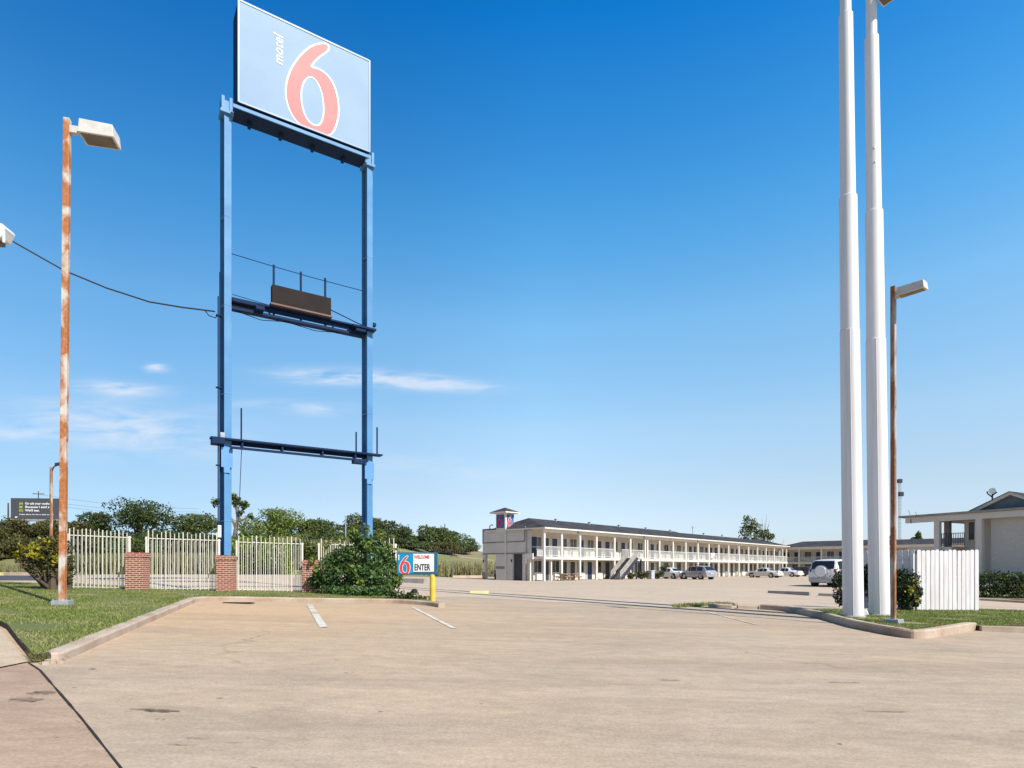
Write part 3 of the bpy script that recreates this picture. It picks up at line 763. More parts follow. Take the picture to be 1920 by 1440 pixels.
for xx in (.5, 1.9, 3.4, 4.7): mb.box(xx-.03, -.36, 5.9, xx+.03, -.06, 6.12)
mb.box(-.5, -.42, 5.95, -.1, .1, 6.12); mb.box(SL-.7, -.45, 5.72, SL-.3, -.1, 5.86)
mb.build('lower_beam', 'navy', T)
for xx, zt in ((.48, 7.35), (SL-.55, 7.0), (SL+.33, 7.3)):
    mb = MB(); mb.box(xx-.025, -.25, 6.18, xx+.025, -.2, zt); mb.build('upright', 'navy', T)
mb = MB(); mb.tube([(.5, -.22, 6.1), (.42, -.22, 4.0), (.3, -.22, 2.2), (.14, -.23, 1.6)], .012, 6); mb.build('wire', 'navy', T)
mb = MB(); mb.tube([(-.20, -.05, .3), (-.20, -.05, 12.2)], .03, 8); mb.tube([(-.27, -.1, .3), (-.27, -.1, 11.3)], .022, 8)
for zz in (3, 5.2, 8, 10.6): mb.box(-.34, -.13, zz, -.14, .0, zz+.04)
mb.build('conduit', 'navy', T)
mb = MB(); mb.box(-.30, -.26, 2.62, -.19, -.12, 3.05); mb.build('meter_box', 'white', T)
MB().box(-.22, -.3, 6.2, -.08, -.21, 6.38).build('junction_box', 'galv', T); MB().box(SL+.2, -.1, 11.5, SL+.34, .1, 11.62).build('junction_box', 'navy', T)

# overhead service wire, from an off-frame pole to the pylon
pts = [(-150, 350), (-70, 398), (0, 437), (30, 456), (120, 507), (200, 540), (280, 566), (340, 576), (403, 584)]
mb = MB(); mb.tube([P(a, b, 19.6+(a+150)/553*2.6) for a, b in pts], .028, 6)
mb.tube([P(385, 583, 22.15), P(392, 592, 22.15), P(404, 596, 22.15), P(409, 590, 22.2)], .018, 6)
tag(mb.build('service_wire', 'plastic'), 'black overhead wire sagging from the left edge to the blue pylon post', 'wire')
u = P(-165, 345, 19.5); gzu = gz(u.x, u.y)
t = thing('utility_pole', 'wooden service pole carrying the black wire, just outside the left edge', 'pole', (u.x, u.y, gzu))
mb = MB(); mb.tube([(0, 0, -.3), (0, 0, 6), (0, 0, u.z-gzu+.6)], [.17, .15, .12], 10); mb.build('pole', 'bark', t, True)
# white flood light whose head shows at the left edge
a = P(-76, 432, 15.0); g0 = gz(a.x, a.y)
t = thing('area_light', 'white area light head peeking in at the left edge above the wire', 'light', (a.x, a.y, g0), R(8))
hz = a.z-g0
mb = MB(); mb.tube([(0, 0, -.2), (0, 0, hz)], .09, 10); mb.build('pole', 'white', t, True)
mb = MB(); mb.prism([(.1, -.08), (1.02, -.2), (1.1, -.02), (1.14, .06), (1.04, .16), (.1, .16)], lambda x, z, d: (x, d, hz+z), -.2, .2); mb.build('lamp_head', 'white', t, bevel=.03)
mb = MB(); mb.box(.2, -.16, hz-.27, .92, .16, hz-.19); mb.build('lamp_lens', 'lens', t)
mb = MB(); mb.tube([(1.08, -.16, hz-.02), (1.08, -.16, hz-.3)], .03, 8); mb.build('photocell', 'white', t)

# ------------------------------------------------------------------ parking lot lights
def lot_light(label, base, h, yaw, wpole, mpole, arm, hl, hd, hh, tilt, bz=.12, base_m='galv', head_at=0, zoff=0.0):
    t = thing('lamp_post', label, 'lamp post', base, yaw, 'square parking lot lamp posts')
    mb = MB(); q = wpole/2; mb.box(-q, -q, .1, q, q, h); mb.build('pole', mpole, t, bevel=.012)
    mb = MB(); e_ = max(q*2.4, .17); mb.box(-e_, -e_, -.08, e_, e_, .11)
    for sx in (-1, 1):
        for sy in (-1, 1): mb.tube([(sx*e_*.8, sy*e_*.8, .1), (sx*e_*.8, sy*e_*.8, .14)], .016, 6)
    mb.build('base_plate', base_m, t, bevel=.01)
    mb = MB(); mb.box(q, -.05, h-.32, q+arm, .05, h-.16); mb.build('arm', 'lamp', t)
    X0 = q+arm; zc = h-.24+zoff
    mb = MB()
    mb.prism([(X0+.02, hh*.5), (X0+hl*.96, hh*.42), (X0+hl, -hh*.5), (X0, -hh*.5)], lambda x, z, d: (x, d*(1 if z < 0 else .94), zc+z), -hd/2, hd/2)
    hd_o = mb.build('lamp_head', 'lamp', t, bevel=.012)
    mb = MB(); mb.box(X0+.05, -hd/2+.05, zc-hh*.5-.008, X0+hl-.05, hd/2-.05, zc-hh*.5+.02); mb.build('lamp_lens', 'lens', hd_o)
    return t
b = G(117, 1134.5, .10); k = b.y/F
lot_light('rust-streaked square lamp post on the left lawn with one boxy head', b, 913*k, R(14), 10.6*k, 'rust', .24, .74, .50, .32, 0).rotation_euler[1] = R(.5)
b = G(1675, 1169, .11); k = b.y/F
lot_light('darker rusty square lamp post beside the white posts on the right island', b, 632*k, R(-53), .105, 'rust2', .05, .60, .27, .21, 0, zoff=.04)
# cobra style lamp standing far left behind the bush
b = at(96, 50)
t = thing('street_lamp', 'slim brown street lamp far left, partly behind the rusty post', 'street lamp', b, R(12))
hh = 1.5+(HY-876)/F*50-b.z
mb = MB(); mb.tube([(0, 0, -.1), (0, 0, hh*.6), (0, 0, hh)], [.14, .12, .10], 10); mb.build('pole', 'rust2', t, True)
mb = MB(); mb.tube([(0, 0, hh-.5), (.2, 0, hh+.05), (.5, 0, hh+.2)], .05, 8); mb.build('arm', 'steel', t, True)
mb = MB(); mb.prism([(.3, .1), (.75, .25), (.7, .42), (.3, .34)], lambda x, z, d: (x, d, hh+z), -.16, .16); mb.build('lamp_head', 'steel', t, bevel=.03)
b = at(648, 110)
t = thing('street_lamp', 'small dark street lamp sticking up behind the big green bush', 'street lamp', b, R(0))
hh = 1.5+(HY-968)/F*110-b.z
mb = MB(); mb.tube([(0, 0, -.1), (0, 0, hh)], [.14, .1], 8); mb.build('pole', 'galv', t, True)
mb = MB(); mb.bar((0, 0, hh-.05), (.45, 0, hh+.05), .08); mb.box(.35, -.16, hh-.02, 1.0, .16, hh+.16); mb.build('lamp_head', 'steel', t)

# ------------------------------------------------------------------ white sign posts
def white_post(label, px, py, secs, lean, fit=False):
    b = G(px, py, .08); k = b.y/F
    t = thing('sign_post', label, 'post', b, 0, 'white stepped steel posts')
    t.rotation_euler = (0, R(-lean), 0)
    mb = MB(); pts = []; rad = []
    for (y0, y1, d0, d1) in secs:
        za, zb = (py-y0)*k, (py-y1)*k
        pts += [(0, 0, za), (0, 0, zb-.02), (0, 0, zb)]; rad += [d0*k/2, d1*k/2, d1*k/2-.02]
    mb.tube(pts, rad, 28); mb.build('post', 'whitecold', t, True)
    d0, d1 = secs[0][2]*k/2, secs[0][3]*k/2; an = R(-118); zt_ = (py-secs[0][1])*k
    mb = MB(); mb.tube([(math.cos(an)*d0, math.sin(an)*d0, 0), (math.cos(an)*d1, math.sin(an)*d1, zt_-.03)], .009, 6); mb.build('weld_seam', 'whitecold', t)
    mb = MB(); mb.tube([(0, 0, -.05), (0, 0, .05), (0, 0, .09)], [d0+.05, d0+.05, d0+.01], 28); mb.build('footing_collar', 'kerbg', t)
    return t, b, k
t1, b1, k1 = white_post('left one of the two tall white stepped posts on the right island', 1600, 1159, ((1165, 619, 35.5, 33.5), (619, 369, 32, 30.5), (369, 28, 26, 24), (28, -330, 19, 17)), .72)
t2, b2, k2_ = white_post('right one of the two tall white stepped posts, carrying a lamp box near its top', 1649, 1156, ((1163, 637, 35.5, 33.5), (637, 397, 31.5, 30), (397, 70, 26, 23.5), (70, -330, 18.5, 17)), .78)
for zz, an, rr_ in ((13.15, -1.9, .18), (12.75, -1.85, .18), (9.7, -1.2, .21), (14.4, -2.2, .16)): MB().box(rr_*math.cos(an)-.02, rr_*math.sin(an)-.02, zz, rr_*math.cos(an)+.02, rr_*math.sin(an)+.02, zz+.06).build('bolt', 'galv', t2)
zl = (1157-3)*k2_
mb = MB(); mt = Matrix.Translation((.22, -.05, zl)) @ Matrix.Rotation(R(-53), 4, 'Z')
mb.box(.0, -.2, -.12, .50, .2, .22, mt); lh = mb.build('lamp_head', 'lamp', t2, bevel=.015)
mb = MB(); mb.box(.04, -.15, -.13, .46, .15, -.11, mt); mb.build('lamp_lens', 'lens', lh)
mb = MB(); mb.bar((0, 0, zl+.05), (.25, -.08, zl+.05), .08); mb.build('arm', 'white', t2)
b = G(1621, 1157, .11)
t = thing('flood_light', 'small white ground floodlight between the feet of the white posts', 'floodlight', b, R(-30))
mb = MB(); mb.box(-.09, -.03, -.05, -.05, .03, .14); mb.build('stake', 'galv', t)
mb = MB(); mb.box(-.05, -.09, .03, .12, .09, .19, Matrix.Rotation(R(-20), 4, 'Y')); mb.box(-.2, -.08, .0, -.08, .07, .08); mb.build('lamp_head', 'white', t, bevel=.015)

# ------------------------------------------------------------------ brick piers and iron fence
piers = [(258, 1103, 20.8, 33), (425, 1110, 21.6, 30.5), (583, 1110, 22.3, 28)]
pp = []
for i, (px, py, Y, wpx) in enumerate(piers):
    p = at(px, Y); p.z += .08; k = Y/F; w_ = wpx*k; hgt = (py-[1032, 1042, 1048][i])*k
    lab = ('square red brick pier at the left end of the parking bay fence', 'red brick pier standing right in front of the left pylon leg', 'red brick pier half hidden by the big green bush')[i]
    t = thing('brick_pier', lab, 'pier', p, R(25 if False else 8), 'low brick piers of the fence')
    mb = MB(); q = w_/2; mb.box(-q*.92, -q*.92, -.15, q*.92, q*.92, hgt-.16); mb.build('shaft', 'brick', t)
    mb = MB(); mb.box(-q, -q, hgt-.16, q, q, hgt-.04); mb.box(-q*.9, -q*.9, hgt-.04, q*.9, q*.9, hgt); mb.build('cap', 'brick', t)
    pp.append(p)
def fence_panel(a, b, ztop_a, ztop_b, label, n=17, seed=0):
    """a,b: ground ends; ztop: rail height"""
    d = b-a; L = math.hypot(d.x, d.y); ang = math.atan2(d.y, d.x)
    t = thing('iron_fence', label, 'fence', a, ang, 'cream spear-top fence panels')
    rr = random.Random(seed)
    def zr(x): return ztop_a+(ztop_b-ztop_a)*x/L-a.z
    def zg(x): return (b.z-a.z)*x/L
    mb = MB(); mb.bar((-.05, 0, zr(0)), (L+.05, 0, zr(L)), .03, .03); mb.build('top_rail', 'fence', t)
    mb = MB(); mb.bar((-.05, 0, zg(0)+.09), (L+.05, 0, zg(L)+.09), .022, .022); mb.build('bottom_rail', 'fence', t)
    mb = MB()
    for i in range(n):
        x = L*(i+.5)/n; tall = (i % 4 != 2)
        zt = zr(x)+(.24 if tall else .17)+rr.uniform(-.03, .03)
        wv = .020 if i % 4 else .029
        mb.box(x-wv/2, -.045-wv, zg(x)+.04, x+wv/2, -.045, zt)
        x2 = L*(i+1)/n
        if i < n-1: mb.box(x2-.008, .03, zg(x2)+.04, x2+.008, .046, zr(x2)-.02)
    mb.build('pickets', 'fence', t)
    for x in (0, L):
        mb = MB(); mb.box(x-.03, -.03, zg(x)-.15, x+.03, .03, zr(x)+.05); mb.build('post', 'fence', t)
    return t
def fpt(px, Y, dz=.06):
    p = at(px, Y); p.z += dz; return p
def rz_(py, Y): return EYE+(HY-py)/F*Y
fence_panel(fpt(128, 20.6), fpt(243, 21.1), rz_(1003, 20.6), rz_(1008, 21.1), 'cream iron fence panel beside the yellowish shrub, left of all brick piers', 15, 1)
fence_panel(fpt(275, 21.2), fpt(411, 21.9), rz_(1009, 21.2), rz_(1013.5, 21.9), 'cream iron fence panel between the first brick pier and the pylon leg', 17, 2)
fence_panel(fpt(444, 22.0), fpt(567, 22.6), rz_(1016, 22), rz_(1020, 22.6), 'cream iron fence panel just right of the left pylon leg', 15, 3)
fence_panel(fpt(598, 22.7), fpt(742, 23.6), rz_(1021, 22.7), rz_(1022, 23.6), 'cream iron fence panel mostly buried in the big green bush', 17, 4)

# ------------------------------------------------------------------ big bush and shrubs of the foreground
bp = G(672, 1122); bp.y += .7; bp.x = (672-HX)/F*bp.y; bp.z = gz(bp.x, bp.y)+.1
k = bp.y/F
def bb(px, py, rx, ry, rzz, n, dy=0): return ((px-672)*k, dy, (1128-py)*k, rx*k, ry*k, rzz*k, n)
bl = [bb(640, 1092, 40, 30, 30, 620), bb(703, 1070, 34, 28, 34, 620), bb(712, 1100, 32, 26, 24, 560, -.35), bb(612, 1094, 26, 24, 24, 340), bb(652, 1056, 27, 22, 22, 400), bb(685, 1034, 24, 18, 18, 330, .1), bb(664, 1024, 13, 11, 11, 120, .1),
      bb(726, 1062, 17, 16, 24, 260, .1), bb(592, 1104, 15, 16, 15, 150), bb(741, 1100, 15, 14, 17, 190), bb(622, 1062, 16, 14, 14, 170, .1), bb(640, 1118, 40, 26, 10, 330, -.3), bb(742, 1078, 10, 10, 14, 90),
      bb(690, 1122, 36, 18, 12, 460, -.85), bb(655, 1126, 18, 14, 7, 150, -.7), bb(728, 1119, 17, 14, 11, 200, -.6), bb(680, 1090, 26, 16, 20, 260, -.35), bb(710, 1040, 12, 10, 16, 110, .1)]
t = thing('bush', 'large dark green bush spilling over the kerb in front of the fence', 'bush', bp)
bl = [b_[:6]+(int(b_[6]*1.55),) for b_ in bl]
quads_obj('foliage', leaves(bl, .068, 11, shell=.35), 'leaf_lush', t)
tips = [bb(655+dx, py, 9, 8, 11, 45, dy) for dx, py, dy in ((-70, 1062, 0), (-45, 1035, .1), (-25, 1022, .1), (5, 1012, .1), (28, 1006, .2), (55, 1015, .1), (72, 1040, .1), (85, 1080, -.1), (92, 1105, -.2), (50, 1126, -.6), (20, 1128, -.6), (75, 1125, -.5), (-10, 1022, 0), (40, 1040, -.3), (-55, 1080, -.3), (10, 1080, -.6), (60, 1085, -.5), (30, 1105, -.7))]
quads_obj('shoots', leaves(tips, .065, 12, shell=.1), 'leaf_light', t)
mb = MB()
for i in range(11):
    r = random.Random(i+50); a = r.uniform(0, 6.28)
    q = bl[i % len(bl)]; mb.tube([(math.cos(a)*.2, math.sin(a)*.15, -.15), (q[0]*.5, q[1]*.5, q[2]*.5), (q[0]*1.1, q[1], q[2]*1.05)], [.05, .035, .012], 6)
for dx, dy, zz in ((-.9, -.1, 2.0), (-.35, 0, 2.3), (.3, .1, 2.35), (.8, .1, 2.15), (0, .05, 2.3)):
    mb.tube([(dx*.6, dy, .9), (dx, dy, zz*.8), (dx*1.1, dy, zz)], [.018, .014, .006], 5)
mb.build('stems', 'bark', t, True)
# low trailing weeds right of the bush
b = G(768, 1124, .08)
t = thing('weed_clump', 'low scraggly weed clump between the bush and the yellow sign post', 'weeds', b)
quads_obj('foliage', leaves([(0, 0, .12, .45, .25, .13, 160), (-.5, 0, .2, .35, .25, .2, 160), (.5, 0, .06, .4, .2, .06, 70)], .05, 14, shell=.1), 'leaf_mid', t)
# shrub with dry stems left of the fence
Yb = 19.6; b = at(95, Yb); b.z += .05; k = Yb/F
t = thing('shrub', 'leggy shrub with bare dark stems and yellow-tipped leaves behind the rusty post', 'shrub', b)
def sb(px, py, rx, rzz, n, dy=0): return ((px-95)*k, dy, (1092-py)*k, rx*k, rx*k*.8, rzz*k, n)
quads_obj('foliage', leaves([sb(72, 1040, 34, 22, 500), sb(95, 1020, 34, 26, 520), sb(60, 1020, 22, 18, 260), sb(110, 1050, 26, 30, 420), sb(85, 1056, 30, 14, 160), sb(45, 1030, 16, 14, 150), sb(118, 1010, 18, 16, 200), sb(122, 1060, 20, 24, 300), sb(130, 1035, 14, 22, 200), sb(100, 1000, 26, 14, 220)], .055, 21, shell=.2), 'leaf_olive', t)
quads_obj('yellow_leaves', leaves([sb(42, 1022, 11, 12, 55, -.2), sb(75, 1010, 26, 10, 110, -.3), sb(98, 1000, 16, 10, 60, -.2), sb(90, 1025, 20, 9, 60, -.5), sb(118, 1030, 9, 16, 45, -.3)], .05, 22, shell=.2), 'leaf_yellow', t)
mb = MB(); rr = random.Random(8)
for i in range(26):
    a = rr.uniform(-1, 1); q = rr.uniform(-.5, .5)
    mb.tube([(rr.uniform(-.12, .25), rr.uniform(-.1, .1), -.1), (a*.45, q*.4, .45), (a*.95, q, rr.uniform(.8, 1.25))], [.045, .03, .008], 6)
mb.tube([(.3, -.1, -.1), (-.2, -.2, .35), (-.7, -.2, .75)], [.05, .045, .03], 7)
mb.tube([(.16, 0, -.1), (.18, 0, .5), (.22, 0, 1.2)], [.24, .2, .08], 8); mb.tube([(.5, .05, -.1), (.48, .05, .5), (.4, .05, 1.1)], [.14, .12, .05], 8)
mb.build('stems', 'bark', t, True)

# ------------------------------------------------------------------ enter sign
b = G(811, 1129, .09); k = b.y/F
t = thing('entrance_sign', 'blue and white ENTER sign on a single yellow post', 'sign', b, R(-3))
mb = MB(); mb.tube([(0, 0, -.2), (0, 0, (1129-1077)*k)], 5.2*k, 14); mb.build('post', 'yellow', t, True)
x0, x1, zb, zt = (744-811)*k, (820-811)*k, (1129-1077.5)*k, (1129-1036)*k
mb = MB(); mb.box(x0, -.07, zb, x1, .07, zt); bd = mb.build('board', 'tealedge', t, bevel=.008)
mb = MB(); mb.box(x0+.03, -.078, zb+.04, x0+.52, -.06, zt-.03); mb.build('blue_panel', 'teal', t)
mb = MB(); mb.box(x0+.525, -.080, zb+.09, x1-.09, -.06, zt-.04); mb.build('white_panel', 'white', t)
numeral(t, x0+.095-min(a for a, _ in SIX_O)*.168, -.081, zb+.03, .168, fill='red', line='white', depth=.004, wd=.10, up=.93)
me = text_mesh('motel', .07, .002, .1, .003); upright(me, x0+.085, -.084, zt-.24, roll=90); mesh_obj('lettering', me, 'white', t)
me = text_mesh('WELCOME', .125, .002, 0, .002); ww = max(v.co.x for v in me.vertices); me.transform(Matrix.Diagonal((.47/ww, 1.1, 1, 1)))
mesh_obj('lettering', upright(me, x0+.56, -.086, zt-.185), 'red', t)
me = text_mesh('ENTER', .275, .002, 0, .004); ww = max(v.co.x for v in me.vertices); me.transform(Matrix.Diagonal((.50/ww, 1, 1, 1)))
mesh_obj('lettering', upright(me, x0+.56, -.087, zb+.14), 'black', t)

# ------------------------------------------------------------------ wheel stops, kerb blocks of the lot
def wheel_stop(label, p, q, h=.15, d=.2, mat='kerbg', cat='wheel stop', group='concrete wheel stops'):
    a = Vector((p.x, p.y, 0)); L = math.hypot(q.x-p.x, q.y-p.y); z = (gz(p.x, p.y)+gz(q.x, q.y))/2
    mb = MB(); mb.prism([(-d/2, -.04), (d/2, -.04), (d/2*.7, h), (-d/2*.7, h)], lambda y, z_, x: (x, y, z_), 0, L)
    o = mb.build('wheel_stop', mat, bevel=.015, loc=(p.x, p.y, z)); o.rotation_euler = (0, 0, math.atan2(q.y-p.y, q.x-p.x))
    tag(o, label, cat, group); return o
wheel_stop('dark concrete wheel stop under the ENTER sign board', at(755, 40), at(797, 39), .3, .3)
wheel_stop('yellow painted wheel stop right of the yellow sign post', G(881, 1112), G(916, 1113), .11, .3, 'yellowkerb')
wheel_stop('long grey wheel stop in front of the white spare-wheel car', G(1441, 1112), G(1519, 1117), .16, .2)
wheel_stop('grey wheel stop half behind the round bush by the posts', G(1535, 1117), G(1590, 1120), .14, .2)
wheel_stop('pale wheel stop at the right edge in front of the fenced island', G(1838, 1183), G(1960, 1189), .14, .18, 'kerb')
wheel_stop('pale short kerb block at the far edge of the lot by the field', at(848, 80), at(905, 82), .3, .4, 'kerb')
b = G(777, 1113)
mb = MB(); mb.tube([(0, 0, 0), (0, 0, .12), (0, 0, .2)], [.13, .14, .08], 12); mb.box(-.3, -.1, .0, -.1, .1, .06)
tag(mb.build('drum_stub', 'rubber', loc=b), 'small dark stump-like object on the lot beside the ENTER sign', 'stump')
# ------------------------------------------------------------------ motel wings
# wing frame: x runs along the front, y goes back from the front column line, z up from the ground
EAVE = 5.55; FL = 2.55
def wing(t, cols, gal, depth, hip0, hip1, ridge, rng_seed, rise=1.32, shade=False, rail_x=None, eave=EAVE, windows=True, joint_at=()):
    rr = random.Random(rng_seed)
    L0, L1 = cols[0], cols[-1]
    # walls (four thin slabs so that the openings' reveals are proud of them)
    mb = MB(); mb.box(L0, gal, .02, L1, gal+depth, eave-.02); mb.build('wall', 'cream', t)
    mb = MB(); mb.box(L0-.15, -.1, -.25, L1+.2, gal-.003, .03); mb.build('walkway', 'kerbg', t)
    mb = MB(); mb.box(L0-.18, -.14, FL-.28, L1+.18, gal-.003, FL); mb.build('balcony_floor', 'creamtrim', t)
    mb = MB(); mb.box(L0-.2, -.16, eave-.46, L1+.2, .1, eave-.1); mb.build('fascia_beam', 'creamtrim', t)
    mb = MB(); mb.box(L0-.32, -.42, eave-.1, L1+.32, gal-.003, eave-.02); mb.build('soffit', 'creamtrim', t)
    # roof
    o = .55; ys, ye = -o, gal+depth+1.6; ym = (ys+ye)/2; x0, x1 = L0-.5, L1+.5; h = eave+rise
    mb = MB()
    cuts = [x0+hip0]+[q for q in ridge if x0+hip0 < q < x1-hip1]+[x1-hip1]
    e0 = eave-.015
    mb.quad((x0, ys, e0), (x0, ye, e0), (cuts[0], ym, h))
    xs_ = [x0]+cuts[1:-1]+[x1]
    for i in range(len(cuts)-1):
        dz = .0 if i == 0 else -.12*(i % 2)
        a, b = xs_[i], xs_[i+1]
        mb.quad((a, ys, e0+dz*.2), (b, ys, e0+dz*.2), (cuts[i+1], ym, h+dz), (cuts[i], ym, h+dz))
        mb.quad((a, ye, e0), (b, ye, e0), (cuts[i+1], ym, h+dz), (cuts[i], ym, h+dz))
    mb.quad((x1, ys, e0), (x1, ye, e0), (cuts[-1], ym, h))
    mb.quad((x0, ys, e0-.004), (x1, ys, e0-.004), (x1, ye, e0-.004), (x0, ye, e0-.004))
    rf = mb.build('roof', 'roof', t)
    mb = MB(); mb.box(x0, ys-.03, e0-.12, x1, ys+.02, e0+.03); mb.box(x0-.03, ys, e0-.12, x0+.02, ye, e0+.03); mb.build('gutter', 'creamtrim', rf)
    # columns
    mb = MB(); mb.box(-.13, -.11, 0, .13, .11, eave-.46); c0 = mb.build('column', 'creamtrim', t, bevel=.015, loc=(cols[0], 0, 0))
    for x in cols[1:]: copy_part(c0, t, (x, 0, 0))
    # railings, one panel to a bay
    for a, b in zip(cols, cols[1:]):
        if b-a < .8: continue
        if rail_x and a < rail_x < b: a = a+1.5
        mb = MB(); mb.box(a+.14, -.03, FL+1.02, b-.14, .03, FL+1.08); mb.box(a+.14, -.025, FL+.1, b-.14, .025, FL+.15)
        n = int((b-a)/.13)
        for i in range(n):
            x = a+.14+(b-a-.28)*(i+.5)/n; mb.box(x-.017, -.012, FL+.15, x+.017, .012, FL+1.02)
        mb.build('railing', 'rail', t)
    # rooms
    def proto(name, bld, mat, subs=()):
        o = bld.build(name, mat, t)
        for sn, sb_, sm in subs: sb_.build(sn, sm, o)
        return o
    def fr(w_, z0, z1, th=.07):
        f = MB(); f.box(-w_/2-th, -.07, z0-th, -w_/2, .0, z1+th); f.box(w_/2, -.07, z0-th, w_/2+th, .0, z1+th); f.box(-w_/2, -.07, z1, w_/2, 0, z1+th); f.box(-w_/2, -.07, z0-th, w_/2, 0, z0); f.box(-.02, -.05, z0, .02, 0, z1); return f
    protos = {}
    def put(key, x, z):
        if key not in protos:
            if key == 'door': o = proto('door', MB().box(-.46, -.05, .0, .46, .04, 2.05), 'door', [('door_frame', MB().box(-.53, -.07, 0, -.46, 0, 2.12).box(.46, -.07, 0, .53, 0, 2.12).box(-.46, -.07, 2.05, .46, 0, 2.12), 'creamtrim')])
            elif key == 'doork': o = proto('door', MB().box(-.46, -.05, .0, .46, .04, 2.05), 'doork', [('door_frame', MB().box(-.53, -.07, 0, -.46, 0, 2.12).box(.46, -.07, 0, .53, 0, 2.12).box(-.46, -.07, 2.05, .46, 0, 2.12), 'creamtrim')])
            elif key == 'win': o = proto('window', MB().box(-.62, -.03, .85, .62, .03, 2.1), 'glass', [('window_frame', fr(1.24, .85, 2.1), 'creamtrim')])
            elif key == 'winc': o = proto('window', MB().box(-.62, -.03, .85, .62, .03, 2.1), 'curtain', [('window_frame', fr(1.24, .85, 2.1), 'creamtrim')])
            elif key == 'ac': o = proto('ac_unit', MB().box(-.5, -.32, .06, .5, .02, .70), 'ac', [('grille', MB().box(-.32, -.335, .2, .32, -.32, .52), 'rail')])
            protos[key] = o; o.location = (x, gal, z); return o
        return copy_part(protos[key], t, (x, gal, z))
    for a, b in zip(cols, cols[1:]):
        if b-a < .8: continue
        flip = rr.random() < .5
        for z, fl in ((.03, 0), (FL, 1)):
            s = 1 if (flip ^ (fl == 1 and rr.random() < .3)) else -1
            m = (a+b)/2; hw = (b-a)*.25
            put('door' if rr.random() < (.75 if fl else .35) else 'doork', m-s*hw*1.05, z)
            put('winc' if rr.random() < .55 else 'win', m+s*hw*.85, z)
            put('ac', m+s*hw*.85+.05, z)
            if rr.random() < .35: put('ac', m-s*hw*.05, z) if rr.random() < .3 else None
    return rf, h

mo = Vector((3.32, 63.7, .2)); ma = math.atan2(.737, .676)
T = thing('motel_building', 'long two-storey cream motel wing with square tower at its near end', 'motel', mo, ma)
cols = [0, 2.94, 6.24, 9.45, 13.2, 16.76, 20.28, 20.85, 23.98, 27.7, 31.4, 35.2, 38.86, 42.3, 46.0, 50.05, 54.1, 58.1, 62.06, 66.1, 70.5, 72.6]
rf, hr = wing(T, cols, 1.6, 4.9, 2.4, 3.2, [35.6], 5, rail_x=15.9)
for i, x in enumerate((6, 12.6, 19.2, 26, 33, 44, 51, 58)):
    mb = MB(); mb.tube([(x, 3.2, hr-.5), (x, 3.2, hr+.06)], .09, 8); mb.box(x-.16, 3.05, hr+.03, x+.16, 3.35, hr+.12); mb.build('roof_vent', 'galv', T)
mb = MB(); mb.tube([(41, 3.6, hr-.2), (41, 3.6, hr+1.1)], .03, 6); mb.bar((40.6, 3.6, hr+.9), (41.4, 3.6, hr+.9), .04); mb.bar((40.75, 3.6, hr+.65), (41.25, 3.6, hr+.65), .04); mb.build('aerial', 'steel', T)
# joint boxes on the fascia
for x in (5.7, 19.8, 34.9):
    mb = MB(); mb.box(x-.1, -.2, EAVE-.44, x+.1, -.165, EAVE-.14); mb.build('downspout', 'greytrim', T)
# tower at the near end
TX0, TX1, TY0, TY1 = -.45, .95, 5.06, 6.5
mb = MB(); mb.box(TX0, TY0, -.2, TX1, TY1, 7.45); tw = mb.build('tower', 'greywall', T)
mb = MB(); e = .5
c = ((TX0+TX1)/2, (TY0+TY1)/2, 8.05); q = [(TX0-e, TY0-e, 7.5), (TX1+e, TY0-e, 7.5), (TX1+e, TY1+e, 7.5), (TX0-e, TY1+e, 7.5)]
for i in range(4): mb.quad(q[i], q[(i+1) % 4], c)
mb.build('tower_roof', 'roof', tw)
mb = MB(); mb.box(TX0-e, TY0-e, 7.36, TX1+e, TY1+e, 7.495); mb.build('tower_eave', 'creamtrim', tw)
mb = MB(); mb.box(TX0-.012, TY0-.012, 5.62, TX0+.16, TY0+.16, 7.355); mb.box(TX0-.014, TY0-.014, -.15, TX0+.1, TY0+.1, 5.62); mb.build('corner_trim', 'creamtrim', tw)
mb = MB(); mb.box(TX0-.04, TY0+.2, 5.75, TX0-.002, TY1-.12, 7.2); sg = mb.build('tower_sign', 'signblue', T); sg['label'] = 'shaded blue numeral sign on the tower\'s left face'
mb = MB(); mb.box(TX0+.22, TY0-.04, 5.75, TX1-.12, TY0-.002, 7.2); sg2 = mb.build('tower_sign', 'signblue', T); sg2['label'] = 'sunlit blue numeral sign on the tower\'s right face'
nA = min(a for a, _ in SIX_O)
numeral(T, TX0+.32-nA*.36, TY0-.043, 5.85, .36, fill='red', line='white', depth=.012, wd=.11)
numeral(T, TX0-.043, TY1-.3+nA*.36, 5.85, .36, rz=-90, fill='red', line='tealedge', depth=.012, wd=.06)
